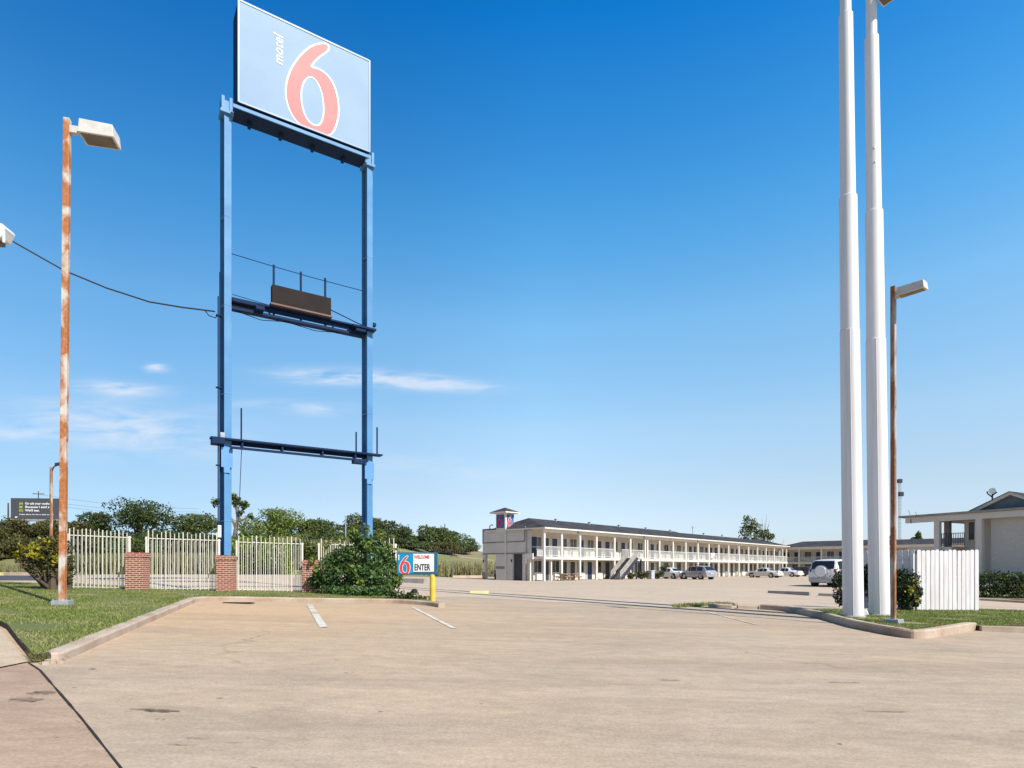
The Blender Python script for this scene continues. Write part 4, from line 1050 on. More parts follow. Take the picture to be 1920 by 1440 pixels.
# screen wall between tower and gallery, portal to the left of the tower
mb = MB(); mb.box(-.28, 2.35, 2.95, .1, 5.057, 5.75); mb.box(-.28, 4.15, -.2, .1, 5.057, 2.948); mb.box(-.28, 2.35, -.2, .1, 2.75, 2.948); mb.build('screen_wall', 'greywall', T)
mb = MB(); mb.box(-.05, 2.752, -.2, .05, 4.148, 2.947); mb.build('dark_doorway', 'doork', T)
mb = MB(); mb.box(-.28, 6.503, 2.9, .1, 8.75, 5.75); mb.box(-.28, 8.35, -.2, .1, 8.75, 2.898); mb.build('portal', 'greywall', T)
for (y0, y1) in ((2.33, 5.06), (6.5, 8.77)):
    for za_, zb_ in ((5.5, 5.76), (4.12, 4.25), (2.86, 3.0)): MB().box(-.31, y0, za_, -.283, y1, zb_).build('grey_band', 'greytrim', T)
for y0, y1, za_, zb_ in ((2.33, 2.5, 4.25, 5.5), (8.6, 8.77, 4.25, 5.5), (8.34, 8.77, -.2, .9)): MB().box(-.31, y0, za_, -.283, y1, zb_).build('grey_band', 'greytrim', T)
for za_, zb_ in ((4.12, 4.25), (2.86, 3.0), (1.25, 1.55)): MB().box(TX0-.012, TY0+.1, za_, TX0-.001, TY1, zb_).build('grey_band', 'greytrim', T)
for y0 in (8.5, 4.25): MB().box(-.36, y0, 2.0, -.285, y0+.12, 2.3).build('wall_lamp', 'plastic', T)
mb = MB(); mb.tube([(-.1, 7.8, 5.75), (-.1, 7.8, 6.05), (-.1, 7.55, 6.2), (-.1, 7.3, 6.15)], .06, 8); mb.build('goose_lamp', 'galv', T)
mb = MB(); mb.box(-.10, .2, FL+1.0, -.04, 1.55, FL+1.07)
for i in range(9): mb.box(-.09, .25+i*.15, FL, -.05, .29+i*.15, FL+1.0)
mb.build('railing', 'rail', T)
mb = MB(); mb.box(-.09, 1.0, FL, -.02, 1.58, FL+2.1); mb.build('door', 'door', T)
mb = MB(); mb.box(-.12, 1.62, .0, .0, 2.2, 5.4); mb.build('end_panel', 'cream', T)
for x_, y_ in ((-.25, 1.7), (1.45, .25)): MB().box(x_-.09, y_-.09, -.2, x_+.09, y_+.09, FL-.285).build('column', 'creamtrim', T)
MB().box(-.35, 1.25, FL-.28, -.185, 2.3, FL+.35).build('balcony_return', 'creamtrim', T)
# stair rising along the front
xa, xb = 12.2, 15.9
def stringer(y, th): return [(xa, y, .0), (xb, y, FL)]
st = MB()
for k_ in range(14):
    x = xa+(xb-xa)*k_/14; z = FL*(k_+1)/14; st.box(x, -1.42, z-.06, x+.30, -.24, z)
st.box(xb, -1.45, FL-.15, xb+1.2, -.165, FL)
stair = st.build('staircase', 'kerbg', T)
for y in (-1.5, -.2):
    mb = MB(); mb.prism([(xa-.1, -.1), (xa+.3, -.1), (xb+.15, FL-.2), (xb+.15, FL+.1), (xb-.15, FL+.1)], lambda x, z, d: (x, d, z), y-.04, y+.04); mb.build('stringer', 'steel', stair)
    mb = MB(); mb.prism([(xa-.1, .28), (xa-.1, .98), (xb, FL+1.0), (xb, FL+.22)], lambda x, z, d: (x, d, z), y-.03, y+.03); mb.build('guard_panel', 'kerbg', stair)
mb = MB(); mb.box(xb+1.05, -1.45, 0, xb+1.2, -1.3, FL-.152); mb.box(xb-.05, -1.45, 0, xb+.1, -1.3, FL-.152); mb.build('support_post', 'steel', stair)
# white towel on the balcony rail
def wl(x, y, z): return mo+Vector((math.cos(ma)*x-math.sin(ma)*y, math.sin(ma)*x+math.cos(ma)*y, z-0))
o = MB().box(-.5, -.05, -.75, .1, -.035, .02).box(-.5, -.05, .02, .1, .06, .035).box(.2, -.055, -.45, .75, -.04, .02).box(.2, -.055, .02, .75, .06, .036).build('towel', 'white', loc=wl(40.2, 0, FL+1.085)); o.rotation_euler = (0, 0, ma)
tag(o, 'white towels hung over the upper balcony rail of the long motel wing', 'towel')
# link block in the shaded corner
mb = MB(); mb.box(72.9, 3.6, 0, 79.5, 7.5, 5.5); mb.build('link_block', 'cream', T)
mb = MB(); mb.box(72.9, 1.9, FL-.2, 79.5, 3.597, FL); mb.box(72.9, 1.9, FL+1.0, 79.5, 1.96, FL+1.06); mb.build('link_gallery', 'creamtrim', T)
mb = MB(); mb.quad((72.7, 1.2, 5.5), (80, 1.2, 5.5), (80, 4.8, 6.5), (72.7, 4.8, 6.5)); mb.quad((72.7, 8, 5.5), (80, 8, 5.5), (80, 4.8, 6.5), (72.7, 4.8, 6.5)); mb.build('link_roof', 'roof', T)
mb = MB()
for x in (74, 77): mb.box(x-.5, 3.55, .1, x+.5, 3.598, 2.1); mb.box(x-.5, 3.55, FL+.1, x+.5, 3.598, FL+2.1)
mb.build('door', 'doork', T)
mb = MB(); mb.box(73.0, 1.9, -.2, 73.25, 2.15, 5.5); mb.build('column', 'creamtrim', T)

# far wing, facing the courtyard in shade
fo = Vector((3.32+.676*80, 63.7+.737*80, .2)); fa = math.atan2(-.676, .737)
T2 = thing('motel_building', 'shaded far motel wing closing the courtyard behind the parked cars', 'motel', fo, fa)
wing(T2, [-4.2, 0, 4.15, 8.3, 12.4, 16.5, 20.6, 24.7, 28.8, 33], 1.7, 6.5, 4.0, 4.0, [11.5], 9)
mb = MB(); mb.box(15, 2, EAVE+1.2, 15.5, 2.5, EAVE+1.85); mb.box(14.4, 2, EAVE+1.2, 14.8, 2.4, EAVE+1.7); mb.build('roof_vent', 'galv', T2)

# ------------------------------------------------------------------ right building (open porch at its left end, white painted brick wall)
ro = Vector((33.8, 52.0, gz(33.8, 50)-.1)); ra = math.atan2(-.877, .48)
T3 = thing('motel_building', 'white painted brick motel block with open upper porch at the right edge', 'motel', ro, ra)
ez = 1.5+98*52/F-ro.z
mb = MB(); mb.box(-.1, -.62, ez-.62, 26, -.42, ez-.145); mb.build('fascia_beam', 'greywall', T3)
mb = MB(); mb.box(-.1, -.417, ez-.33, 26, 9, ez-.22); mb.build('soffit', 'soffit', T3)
mb = MB(); mb.quad((-.5, -.75, ez-.02), (26, -.75, ez-.02), (26, 4.5, ez+.2), (-.5, 4.5, ez+.2)); mb.quad((-.5, 9.6, ez-.02), (26, 9.6, ez-.02), (26, 4.5, ez+.2), (-.5, 4.5, ez+.2))
mb.quad((-.5, -.75, ez-.02), (-.5, 9.6, ez-.02), (-.5, 4.5, ez+.2)); mb.quad((-.5, -.75, ez-.026), (26, -.75, ez-.026), (26, 9.6, ez-.026), (-.5, 9.6, ez-.026)); rf3 = mb.build('roof', 'roof', T3)
mb = MB(); mb.box(-.55, -.80, ez-.14, 26, -.74, ez+.02); mb.box(-.56, -.80, ez-.14, -.5, 9.6, ez+.02); mb.build('gutter', 'kerbg', rf3)
def lx_at(px, y=0):       # local x whose picture column is px on the line y
    t = (px-HX)/F; cx, sx = math.cos(ra), math.sin(ra)
    X0, Y0 = ro.x-sx*y, ro.y+cx*y
    return (t*Y0-X0)/(cx-t*sx)
xw, xc1, xc2, xd = lx_at(1848), lx_at(1763), lx_at(1842), lx_at(1776, 3.0)
mb = MB(); mb.box(xw+.35, .0, -.3, 25.5, 8.5, ez-.332); mb.build('wall', 'whitebrick', T3)
xr = lx_at(1808, 1.7)
mb = MB(); mb.box(xr, 1.7, -.3, xw+.347, 8.4, ez-.333); mb.build('porch_wall', 'cream', T3)
mb = MB(); mb.box(xr+.35, 1.64, 3.6, xr+.75, 1.698, 5.0); wn = mb.build('window', 'glass', T3)
mb = MB(); mb.box(xr+.25, 1.62, 3.5, xr+.345, 1.697, 5.1); mb.box(xr+.755, 1.62, 3.5, xr+.85, 1.697, 5.1); mb.box(xr+.345, 1.62, 5.0, xr+.755, 1.697, 5.1); mb.build('window_frame', 'creamtrim', wn)
for x, y, wd in ((xc1, -.38, .2), (xc2, -.38, .22)):
    mb = MB(); mb.box(x-wd, y-wd, -.3, x+wd, y+wd, ez-.302); mb.build('column', 'greywall', T3, bevel=.02)
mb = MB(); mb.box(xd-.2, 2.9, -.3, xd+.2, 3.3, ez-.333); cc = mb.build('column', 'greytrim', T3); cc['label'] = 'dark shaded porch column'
mb = MB(); mb.box(-.1, -.28, 2.75, xr-.003, 5, 3.0); mb.build('porch_floor', 'greywall', T3)
mb = MB(); zf = 3.0; xe = xr-.05
mb.box(xc1+.21, -.30, zf+1.05, xe+1.0, -.25, zf+1.1); mb.box(xc1+.21, -.30, zf+.12, xe+1, -.25, zf+.16)
n = 14
for i in range(n): x = xc1+.25+(xe+1-xc1-.3)*i/(n-1); mb.box(x-.015, -.29, zf+.16, x+.015, -.26, zf+1.05)
mb.build('railing', 'steel', T3)
# upper gable
gx0, gx1, gp = lx_at(1822), lx_at(1990), 0
gxm = lx_at(1895); gz_ = 1.5+(HY-922)/F*(ro.y+math.sin(ra)*gxm)-ro.z
gx1 = gxm+(gxm-gx0)
gd = gx0*0
mb = MB(); mb.prism([(gx0+.2, ez-.01), (gx1-.2, ez-.01), (gxm, gz_-.22)], lambda x, z, d: (x, d, z), .15, .3); mb.build('gable', 'gable', T3)
mb = MB()
for sx, xx in ((1, gx0), (-1, gx1)):
    mb.prism([(xx-.25*sx, ez-.02), (xx+.35*sx, ez-.02), (gxm, gz_-.23), (gxm, gz_)], lambda x, z, d: (x, d, z), -.15, .14)
mb.build('barge_board', 'greywall', T3)
mb = MB()
for sx, xx in ((1, gx0), (-1, gx1)):
    mb.quad((xx-.3*sx, -.25, ez-.0), (gxm, -.25, gz_+.03), (gxm, 9, gz_+.03), (xx-.3*sx, 9, ez))
mb.build('upper_roof', 'roof', T3)
# vent caps and a dish on that roof
mb = MB(); xx = lx_at(1868, 1.2); zt = 1.5+(HY-926)/F*(ro.y+math.sin(ra)*xx+1)-ro.z
mb.tube([(xx, .6, zt-1.0), (xx, .6, zt)], .06, 8); mb.tube([(xx-.05, .6, zt-.3), (xx-.32, .6, zt-.02), (xx-.35, .6, zt+.15)], .05, 8); mb.tube([(xx, .6, zt-.2), (xx+.3, .6, zt+.02)], .05, 8); mb.build('vent_pipes', 'steel', T3)
mb = MB(); mb.tube([(xx+.1, .35, zt+.12), (xx+.06, .5, zt+.1)], [.24, .06], 14); mb.build('dish', 'white', T3, True)
mb = MB(); mb.tube([(.25, -.5, ez), (.1, -.5, ez+.5)], .02, 6); mb.tube([(.7, -.4, ez), (.6, -.4, ez+.3)], .02, 6); mb.tube([(.35, -.6, ez-.65), (.35, -.6, ez-.3)], .05, 6); mb.build('aerial', 'steel', T3)
b = G(1880, 1126); 
structure(kerb('kerb', [(p.x, p.y) for p in (G(1790, 1124), G(1838, 1126), G(1920, 1131), G(2080, 1140))], 'kerb', .3, .12, 1))
vp = [G(1790, 1123), G(1838, 1125), G(1920, 1129), G(2080, 1138)]
drape('verge', [(p.x, p.y+.2) for p in vp]+[(vp[-1].x+6, vp[-1].y+12), (vp[0].x, vp[0].y+12)], .10, 'lawn', 1.5)

# ------------------------------------------------------------------ white board fence round the island's service corner
b0, b1 = G(1719, 1146, .08), G(1835, 1147, .08); k = b0.y/F
Tf = thing('board_fence', 'sunlit white dog-ear board fence panel on the right island', 'fence', b0, math.atan2(b1.y-b0.y, b1.x-b0.x), 'white board fence panels')
Lf = math.hypot(b1.x-b0.x, b1.y-b0.y); hf = 115*k
def board_run(t, L, h, n, seed, facing=-1):
    rr = random.Random(seed); w_ = L/n; mb = MB()
    for i in range(n):
        x = i*w_; g = rr.uniform(.014, .032); hh = h+rr.uniform(-.02, .02); dz = rr.uniform(-.05, .0); yy_ = rr.uniform(-.008, .008)
        c_ = .035
        mb.prism([(x+g/2, dz), (x+w_-g/2, dz), (x+w_-g/2, hh-c_), (x+w_-g/2-c_, hh), (x+g/2+c_, hh), (x+g/2, hh-c_)], lambda a, z, d: (a, d+yy_, z), -.012, .012)
    mb.build('boards', 'board', t)
    mb = MB()
    for zz in (.3, h*.5, h-.3): mb.box(.03, .025, zz, L-.03, .065, zz+.09)
    mb.build('rails', 'board', t)
    for x in (.06, L-.06):
        mb = MB(); mb.box(x-.045, .026, -.2, x+.045, .115, h-.12); mb.build('post', 'board', t)
board_run(Tf, Lf, hf, 14, 3)
Tg = thing('board_fence', 'shaded white board fence panel running back behind the round bush', 'fence', b0+Vector((-.03, .03, 0)), math.atan2(.8, -.6), 'white board fence panels')
board_run(Tg, 2.0, hf, 11, 5)

# hedges and round bushes
def round_bush(label, px, py, wpx, hpx, seed, dy=.0, yel=None, shade='leaf_hedge', name='round_bush'):
    b = G(px, py, .1); b.y += dy; b.x = (px-HX)/F*b.y; b.z = gz(b.x, b.y)+.1; k = b.y/F
    rx, h = wpx*k/2, hpx*k
    t = thing(name, label, 'bush', b, 0, 'clipped round bushes')
    bl = [(0, 0, h*.5, rx*.86, rx*.75, h*.47, 1500)]
    r = random.Random(seed)
    for i in range(14):
        a = r.uniform(0, 6.28); z = r.uniform(.15, .85); q = math.sqrt(max(.1, 1-(2*z-1)**2))*.68
        bl.append((math.cos(a)*rx*q, math.sin(a)*rx*q*.85, h*z, rx*.3, rx*.3, h*.15, 170))
    quads_obj('foliage', leaves(bl, .045, seed, shell=.72), shade, t)
    if yel: quads_obj('yellow_leaves', leaves([((x-px)*k, -rx*.66, (py-y)*k, r1*k, rx*.25, r2*k, n) for x, y, r1, r2, n in yel], .04, seed+1, shell=.2), 'leaf_yellow', t)
    mb = MB()
    for i in range(6): a = i*1.05; mb.tube([(math.cos(a)*.1, math.sin(a)*.1, -.15), (math.cos(a)*rx*.6, math.sin(a)*rx*.5, h*.6)], [.04, .012], 6)
    mb.build('stems', 'bark', t, True)
    return t
round_bush('round dark bush with yellow leaf patches in front of the board fence', 1700, 1146, 54, 78, 31, .25, [(1697, 1108, 12, 16, 60), (1706, 1088, 10, 12, 30), (1710, 1125, 8, 8, 20)])
round_bush('dark round bush left of and behind the left white post', 1592, 1141, 66, 74, 32, 1.2)
round_bush('dark bush showing between the two white posts', 1632, 1144, 44, 90, 33, 1.6, [(1622, 1078, 7, 8, 14)])
b = G(1895, 1122, .1); k = b.y/F
t = thing('hedge', 'wide clipped dark hedge in front of the white brick wall', 'hedge', b)
quads_obj('foliage', leaves([((x-1895)*k, .5+dy, z*k, rx*k, .7, 24*k, 900) for x, z, rx, dy in ((1862, 24, 26, 0), (1885, 26, 28, .1), (1910, 25, 26, 0), (1935, 24, 26, 0), (1960, 24, 26, 0), (1985, 23, 26, 0))], .055, 41, shell=.7), 'leaf_hedge', t)
quads_obj('new_growth', leaves([((x-1895)*k, .45, 40*k, 26*k, .6, 9*k, 240) for x in (1865, 1890, 1915, 1940)]+[((1912-1895)*k, -.2, 18*k, 10*k, .2, 14*k, 150)], .045, 42, shell=.5), 'leaf_mid', t)

# ------------------------------------------------------------------ things along the motel front
def motel_pt(px, out):         # ground point at picture column px, `out` metres in front of the column line
    t = (px-HX)/F; ox, oy = mo.x+.737*out, mo.y-.676*out
    L = (t*oy-ox)/(.676-t*.737); x, y = ox+.676*L, oy+.737*L
    return Vector((x, y, gz(x, y)))
for i, (px, lab) in enumerate(((1057, 'wooden picnic table nearest the motel tower, on the ground floor walkway'), (1076, 'second wooden picnic table from the motel tower, on the walkway'))):
    b = motel_pt(px, .5)
    t = thing('picnic_table', lab, 'picnic table', b, ma, 'wooden picnic tables')
    MB().box(-.7, -.38, .70, .7, .38, .76).build('table_top', 'wood', t)
    for y in (-.72, .52): MB().box(-.7, y, .42, .7, y+.2, .47).build('bench', 'wood', t)
    for x in (-.5, .5):
        mb = MB(); mb.bar((x, -.6, 0), (x, .25, .7), .09, .05); mb.bar((x, .6, 0), (x, -.25, .7), .09, .05); mb.box(x-.03, -.7, .34, x+.03, .7, .42); mb.build('leg', 'wood', t)
def shrub(label, px, out, w_, h, seed, lm='leaf_mid', n=420, extra=None):
    b = motel_pt(px, out); t = thing('shrub', label, 'shrub', b, 0, 'planting along the motel front')
    r = random.Random(seed)
    bl = [(r.uniform(-.35, .35)*w_, r.uniform(-.2, .2)*w_, h*r.uniform(.3, .7), w_*.26, w_*.24, h*.3, n//4) for _ in range(6)]
    quads_obj('foliage', leaves(bl, .10, seed, shell=.2), lm, t)
    if extra: quads_obj('red_leaves', leaves([(w_*.3, -w_*.2, h*.3, w_*.25, w_*.2, h*.2, 90)], .1, seed+1), extra, t)
    mb = MB()
    for i in range(5): a = i*1.25; mb.tube([(0, 0, -.1), (math.cos(a)*w_*.25, math.sin(a)*w_*.2, h*.6)], [.05, .015], 5)
    mb.build('stems', 'bark', t); return t
shrub('low olive shrub just right of the motel staircase', 1184, 1.5, 1.5, .9, 61, 'leaf_olive')
shrub('second low olive shrub right of the motel staircase', 1203, 1.5, 1.7, 1.0, 62, 'leaf_olive')
shrub('dark tall shrub between the grey bin and the pale parked car', 1249, 2.2, 1.9, 1.9, 63, 'leaf_dark', 700)
shrub('low dark shrub directly right of the grey bin', 1232, 2.0, 1.5, .9, 64, 'leaf_dark')
shrub('low reddish brown shrub beside the white car bonnet', 1265, 2.4, 1.7, .9, 65, 'leaf_red')
b = motel_pt(1220, 2.0)
t = thing('waste_bin', 'pale grey square bin among the shrubs along the motel front', 'bin', b, ma)
mb = MB(); mb.prism([(-.36, 0), (.36, 0), (.42, 1.0), (-.42, 1.0)], lambda x, z, d: (x, d, z), -.36, .36); mb.build('body', 'bin', t, bevel=.03)
mb = MB(); mb.box(-.46, -.42, 1.003, .46, .42, 1.07); mb.build('lid', 'white', t, bevel=.02)
b = at(929, 70)
t = thing('box_on_post', 'small pale box on a short dark post left of the motel tower', 'box', b, R(20))
MB().box(-.1, -.1, -.1, .1, .1, .62).build('post', 'plastic', t, bevel=.01); MB().box(-.2, -.18, .622, .2, .18, 1.1).build('box', 'bin', t, bevel=.03)

# ------------------------------------------------------------------ vehicles
def car(name, label, cat, base, heading, paint, L, W, stations, spare=False, wheel_r=.33, wx=None, tailh=.9, group=None, rails=False):
    """stations: (x, z_under, z_belt, z_top, half_low, half_belt, half_top); x from rear (-) to front (+)"""
    t = thing(name, label, cat, base, heading, group)
    mb = MB(); rows = []
    def sec(s):
        x, zu, zb, zt, wl_, wb, wt = s
        zm = zu+(zb-zu)*.5
        half = [(0, zu), (wl_*.9, zu), (wl_, zu+.1), (wl_*1.015, zm), (wb, zb), (wt, zt-.05), (wt*.86, zt), (0, zt+.012)]
        return [(x, y, z) for y, z in half]+[(x, -y, z) for y, z in reversed(half[1:-1])]
    S = [sec(s) for s in stations]; n = len(S[0])
    for s_ in S: rows.append(len(mb.v)); mb.v += s_
    for a, b in zip(rows, rows[1:]):
        for j in range(n): mb.f.append((a+j, a+(j+1) % n, b+(j+1) % n, b+j))
    mb.f.append(tuple(rows[0]+j for j in range(n))); mb.f.append(tuple(rows[-1]+j for j in reversed(range(n))))
    body = mb.build('body', paint, t, True)
    cab = [i for i, s in enumerate(stations) if s[3]-s[2] > .25]
    def lerp(a, b, k): return tuple(p+(q-p)*k for p, q in zip(a, b))
    def side_quad(i, j, sgn, k0=.06, k1=.94):
        A0, A1 = Vector(S[i][4]), Vector(S[i][5]); B0, B1 = Vector(S[j][4]), Vector(S[j][5])
        q = [A0.lerp(B0, k0).lerp(A1.lerp(B1, k0), .08), A0.lerp(B0, k1).lerp(A1.lerp(B1, k1), .08), A0.lerp(B0, k1).lerp(A1.lerp(B1, k1), .93), A0.lerp(B0, k0).lerp(A1.lerp(B1, k0), .93)]
        nn = (q[1]-q[0]).cross(q[3]-q[0]).normalized()
        if nn.y < 0: nn = -nn
        q = [p+nn*.012 for p in q]
        if sgn < 0: q = [Vector((p.x, -p.y, p.z)) for p in q]
        return q
    for sgn in (1, -1):
        for a, b in zip(cab, cab[1:]):
            MB().quad(*side_quad(a, b, sgn)).build('side_window', 'glass', t)
    # windscreen and rear window: from the cabin's end section to the next section outwards
    for i, j, nm in ((cab[0], cab[0]-1, 'rear_window'), (cab[-1], cab[-1]+1, 'windscreen')):
        if 0 <= j < len(S):
            a, b = Vector(S[i][6]), Vector(S[j][6]); c_, d = Vector((a.x, -a.y, a.z)), Vector((b.x, -b.y, b.z))
            nn = (c_-a).cross(b-a).normalized()
            if nn.z < 0: nn = -nn
            q = [a.lerp(b, .08)+nn*.02, a.lerp(b, .9)+nn*.02, c_.lerp(d, .9)+nn*.02, c_.lerp(d, .08)+nn*.02]
            MB().quad(*q).build(nm, 'glass', t)
    wx = wx or (-L*.30, L*.30)
    for x in wx:
        for s in (1, -1):
            y = W/2-.1
            mb = MB(); mb.tube([(0, -.11, 0), (0, -.09, 0), (0, .09, 0), (0, .11, 0)], [wheel_r-.03, wheel_r, wheel_r, wheel_r-.03], 20)
            wh = mb.build('wheel', 'rubber', t, True, loc=(x, s*y, wheel_r))
            mb = MB(); mb.tube([(0, s*.105, 0), (0, s*.122, 0)], [wheel_r*.66, wheel_r*.6], 16); mb.build('rim', 'rim', wh)
            mb = MB(); mb.tube([(x, s*(W/2-.22), wheel_r+.03), (x, s*(W/2+.004), wheel_r+.03)], wheel_r+.07, 20); mb.build('wheel_arch', 'plastic', t)
    xr = stations[0][0]; xf = stations[-1][0]
    for s in (1, -1):
        y = s*(W/2-.17)
        MB().box(xr-.005, y-.07, tailh-.10, xr+.16, y+.07, tailh+.10).build('tail_lamp', 'tail', t, bevel=.02)
        MB().box(xf-.14, y-.16, .58, xf+.02, y+.12, .74).build('headlight', 'head', t, bevel=.02)
        MB().box(L*.14, s*(W/2-.04)-.08, .92, L*.14+.2, s*(W/2-.04)+.12*s+.0, 1.06).build('mirror', paint, t, bevel=.02)
    mb = MB(); mb.box(xr-.06, -W/2+.1, .32, xr+.06, W/2-.1, .58); mb.build('rear_bumper', paint if not spare else 'car_silver', t, bevel=.03)
    mb = MB(); mb.box(xf-.06, -W/2+.1, .25, xf+.05, W/2-.1, .52); mb.build('front_bumper', paint, t, bevel=.03)
    MB().box(xr-.075, -.26, .62, xr-.0, .26, .76).build('number_plate', 'bin', t)
    if spare:
        mb = MB(); mb.tube([(xr-.20, .05, .98), (xr-.225, .05, .98)], [.335, .32], 28); sp_ = mb.build('spare_wheel_cover', paint, t, False)
        mb = MB(); mb.tube([(xr-.0, .05, .98), (xr-.2, .05, .98)], [.36, .37], 28); mb.build('spare_tyre', 'car_silver', sp_, False)
        q = MB(); q.quad((xr+.03, .68, 1.14), (xr+.03, -.68, 1.14), (xr+.24, -.60, 1.56), (xr+.24, .60, 1.56)); q = MB()
        q.box(-.006, -.66, 0, .006, .66, .46, Matrix.Translation((xr-.012, 0, 1.12)) @ Matrix.Rotation(R(22), 4, 'Y')); q.build('rear_glass', 'glass', t)
    if rails:
        for s in (1, -1): MB().tube([(-L*.3, s*.56, 1.72), (-L*.26, s*.56, 1.76), (L*.05, s*.56, 1.76), (L*.1, s*.56, 1.7)], .02, 6).build('roof_rail', 'plastic', t)
    return t
def suv(L, W, H, square=False):
    h = W/2
    b = .98*H/1.65
    return [(-L/2, .48, b-.1, b+.0, h*.92, h*.94, h*.9), (-L/2+.05, .30, b, b+.08, h*.96, h*.95, h*.86), (-L/2+.34 if square else -L/2+.6, .24, b+.02, H-.08, h, h*.97, h*.76), (-L*.14, .22, b, H, h, h*.98, h*.76), (L*.08, .22, b-.01, H-.02, h, h*.98, h*.75),
            (L*.16, .22, b-.02, H-.12, h, h*.97, h*.74), (L*.31, .22, b-.04, b+.04, h, h*.95, h*.84), (L*.44, .24, b-.14, b-.06, h*.97, h*.9, h*.78), (L/2, .34, b-.34, b-.28, h*.84, h*.8, h*.7)]
def sedan(L, W, H):
    h = W/2; b = .86
    return [(-L/2, .42, b-.16, b-.08, h*.86, h*.86, h*.76), (-L/2+.1, .28, b-.02, b+.05, h*.95, h*.92, h*.8), (-L*.29, .22, b+.01, b+.1, h, h*.95, h*.82), (-L*.17, .2, b, H-.1, h, h*.96, h*.68), (-L*.05, .2, b-.01, H, h, h*.97, h*.68), (L*.07, .2, b-.02, H-.03, h, h*.97, h*.68),
            (L*.11, .2, b-.03, H-.12, h, h*.96, h*.7), (L*.26, .2, b-.05, b+.02, h, h*.94, h*.8), (L*.42, .22, b-.14, b-.07, h*.97, h*.88, h*.74), (L/2, .34, b-.3, b-.22, h*.8, h*.76, h*.66)]
back = math.atan2(.676, -.737)
b = at(1553, 38.2)
car('parked_car', 'white four-wheel-drive car with a covered spare wheel on its back', 'car', b+Vector((1.15, 1.3, 0)), R(90-48), 'car_white', 4.2, 1.80, suv(4.2, 1.80, 1.74, True), True, .35, (-1.25, 1.3), 1.02, 'cars parked in the motel lot')
def car_at(px, Y): p = at(px, Y); return p
car('parked_car', 'silver estate-like SUV with dark windows parked nose to the motel', 'car', car_at(1308, 74), R(119), 'car_silver', 4.4, 1.85, suv(4.4, 1.85, 1.62), False, .35, None, .98, 'cars parked in the motel lot', True)
car('parked_car', 'white car mostly hidden behind the shrubs left of the silver SUV', 'car', car_at(1256, 78), R(122), 'car_white', 4.6, 1.8, sedan(4.6, 1.8, 1.42), False, .32, None, .8, 'cars parked in the motel lot')
car('parked_car', 'cream sedan parked side-on, left one of the two pale sedans', 'car', car_at(1433, 88), back-R(8), 'car_cream', 4.8, 1.8, sedan(4.8, 1.8, 1.42), False, .33, None, .8, 'cars parked in the motel lot')
car('parked_car', 'white sedan parked behind and right of the cream sedan', 'car', car_at(1474, 97), back-R(10), 'car_white', 4.7, 1.8, sedan(4.7, 1.8, 1.46), False, .33, None, .8, 'cars parked in the motel lot')
car('parked_car', 'black car in the shaded courtyard corner between the white cars', 'car', car_at(1502, 104), back-R(25), 'car_black', 4.7, 1.85, suv(4.7, 1.85, 1.62), False, .35, None, .95, 'cars parked in the motel lot')

# ------------------------------------------------------------------ billboard and poles far left
Yb = 150; k = Yb/F
c = P(69, 955, Yb); b = Vector((c.x, c.y, gz(c.x, c.y)))
t = thing('billboard', 'dark roadside billboard with white and lime lettering at far left', 'billboard', b, R(6))
wB, hB = 88*k, 39*k; zb = EYE+(HY-973.5)*k-b.z
mb = MB(); mb.box(-wB/2, -.25, zb, wB/2, .25, zb+hB); mb.build('panel', 'board_dark', t)
mb = MB(); mb.box(-wB/2-.1, -1.3, zb-.5, wB/2+.1, .3, zb-.15); mb.build('catwalk', 'kerbg', t)
for x in (-wB*.3, wB*.3): mb = MB(); mb.tube([(x, 0, -1), (x, 0, zb-.15)], .45, 12); mb.build('post', 'steel', t)
mb = MB(); mb.box(-wB/2+.9, -.30, zb+.25, -wB/2+1.5, -.26, zb+.6); mb.build('emblem', 'white', t)
for i, (a, s_) in enumerate((('(A)', 'Go ask your mother.'), ('(B)', 'Because I said so.'), ('(C)', "We'll see."))):
    zz = zb+hB*.70-i*hB*.165
    mesh_obj('lettering', upright(text_mesh(a, .66, .01, 0, .02), -wB*.335, -.27, zz), 'lime', t)
    me = text_mesh(s_, .72, .01, 0, .02); ww = max(v.co.x for v in me.vertices); tg = (46.5, 47, 25)[i]*k
    me.transform(Matrix.Diagonal((tg/ww, 1, 1, 1))); mesh_obj('lettering', upright(me, -wB*.335+10.5*k, -.27, zz), 'white', t)
me = text_mesh('Take time to be a dad today.', .34, .01, 0, .01); ww = max(v.co.x for v in me.vertices); me.transform(Matrix.Diagonal((61*k/ww, 1, 1, 1)))
mesh_obj('lettering', upright(me, -wB*.335, -.27, zb+hB*.20), 'white', t)
def upole(label, px, ytop, Y, arm=True, lean=0):
    b = at(px, Y); h = EYE+(HY-ytop)/F*Y-b.z
    t = thing('utility_pole', label, 'pole', b, R(10), 'distant utility poles')
    mb = MB(); mb.tube([(0, 0, -.4), (lean, 0, h)], [.2, .13], 8); mb.build('pole', 'bark', t, True)
    if arm:
        mb = MB(); mb.box(lean-1.6, -.08, h-.95, lean+1.6, .08, h-.75)
        for x in (-1.4, -.7, .7, 1.4): mb.tube([(lean+x, 0, h-.75), (lean+x, 0, h-.5)], .06, 6)
        mb.build('crossarm', 'bark', t)
upole('utility pole with a crossarm rising above the dark billboard', 72, 921, 190)
upole('bare wooden pole left of the dark billboard', 15.5, 943, 120, False)
upole('distant bare pole above the right-hand tree clump', 827, 985, 200, False)
upole('second distant bare pole above the right-hand tree clump', 834, 982, 205, False)
mb = MB()
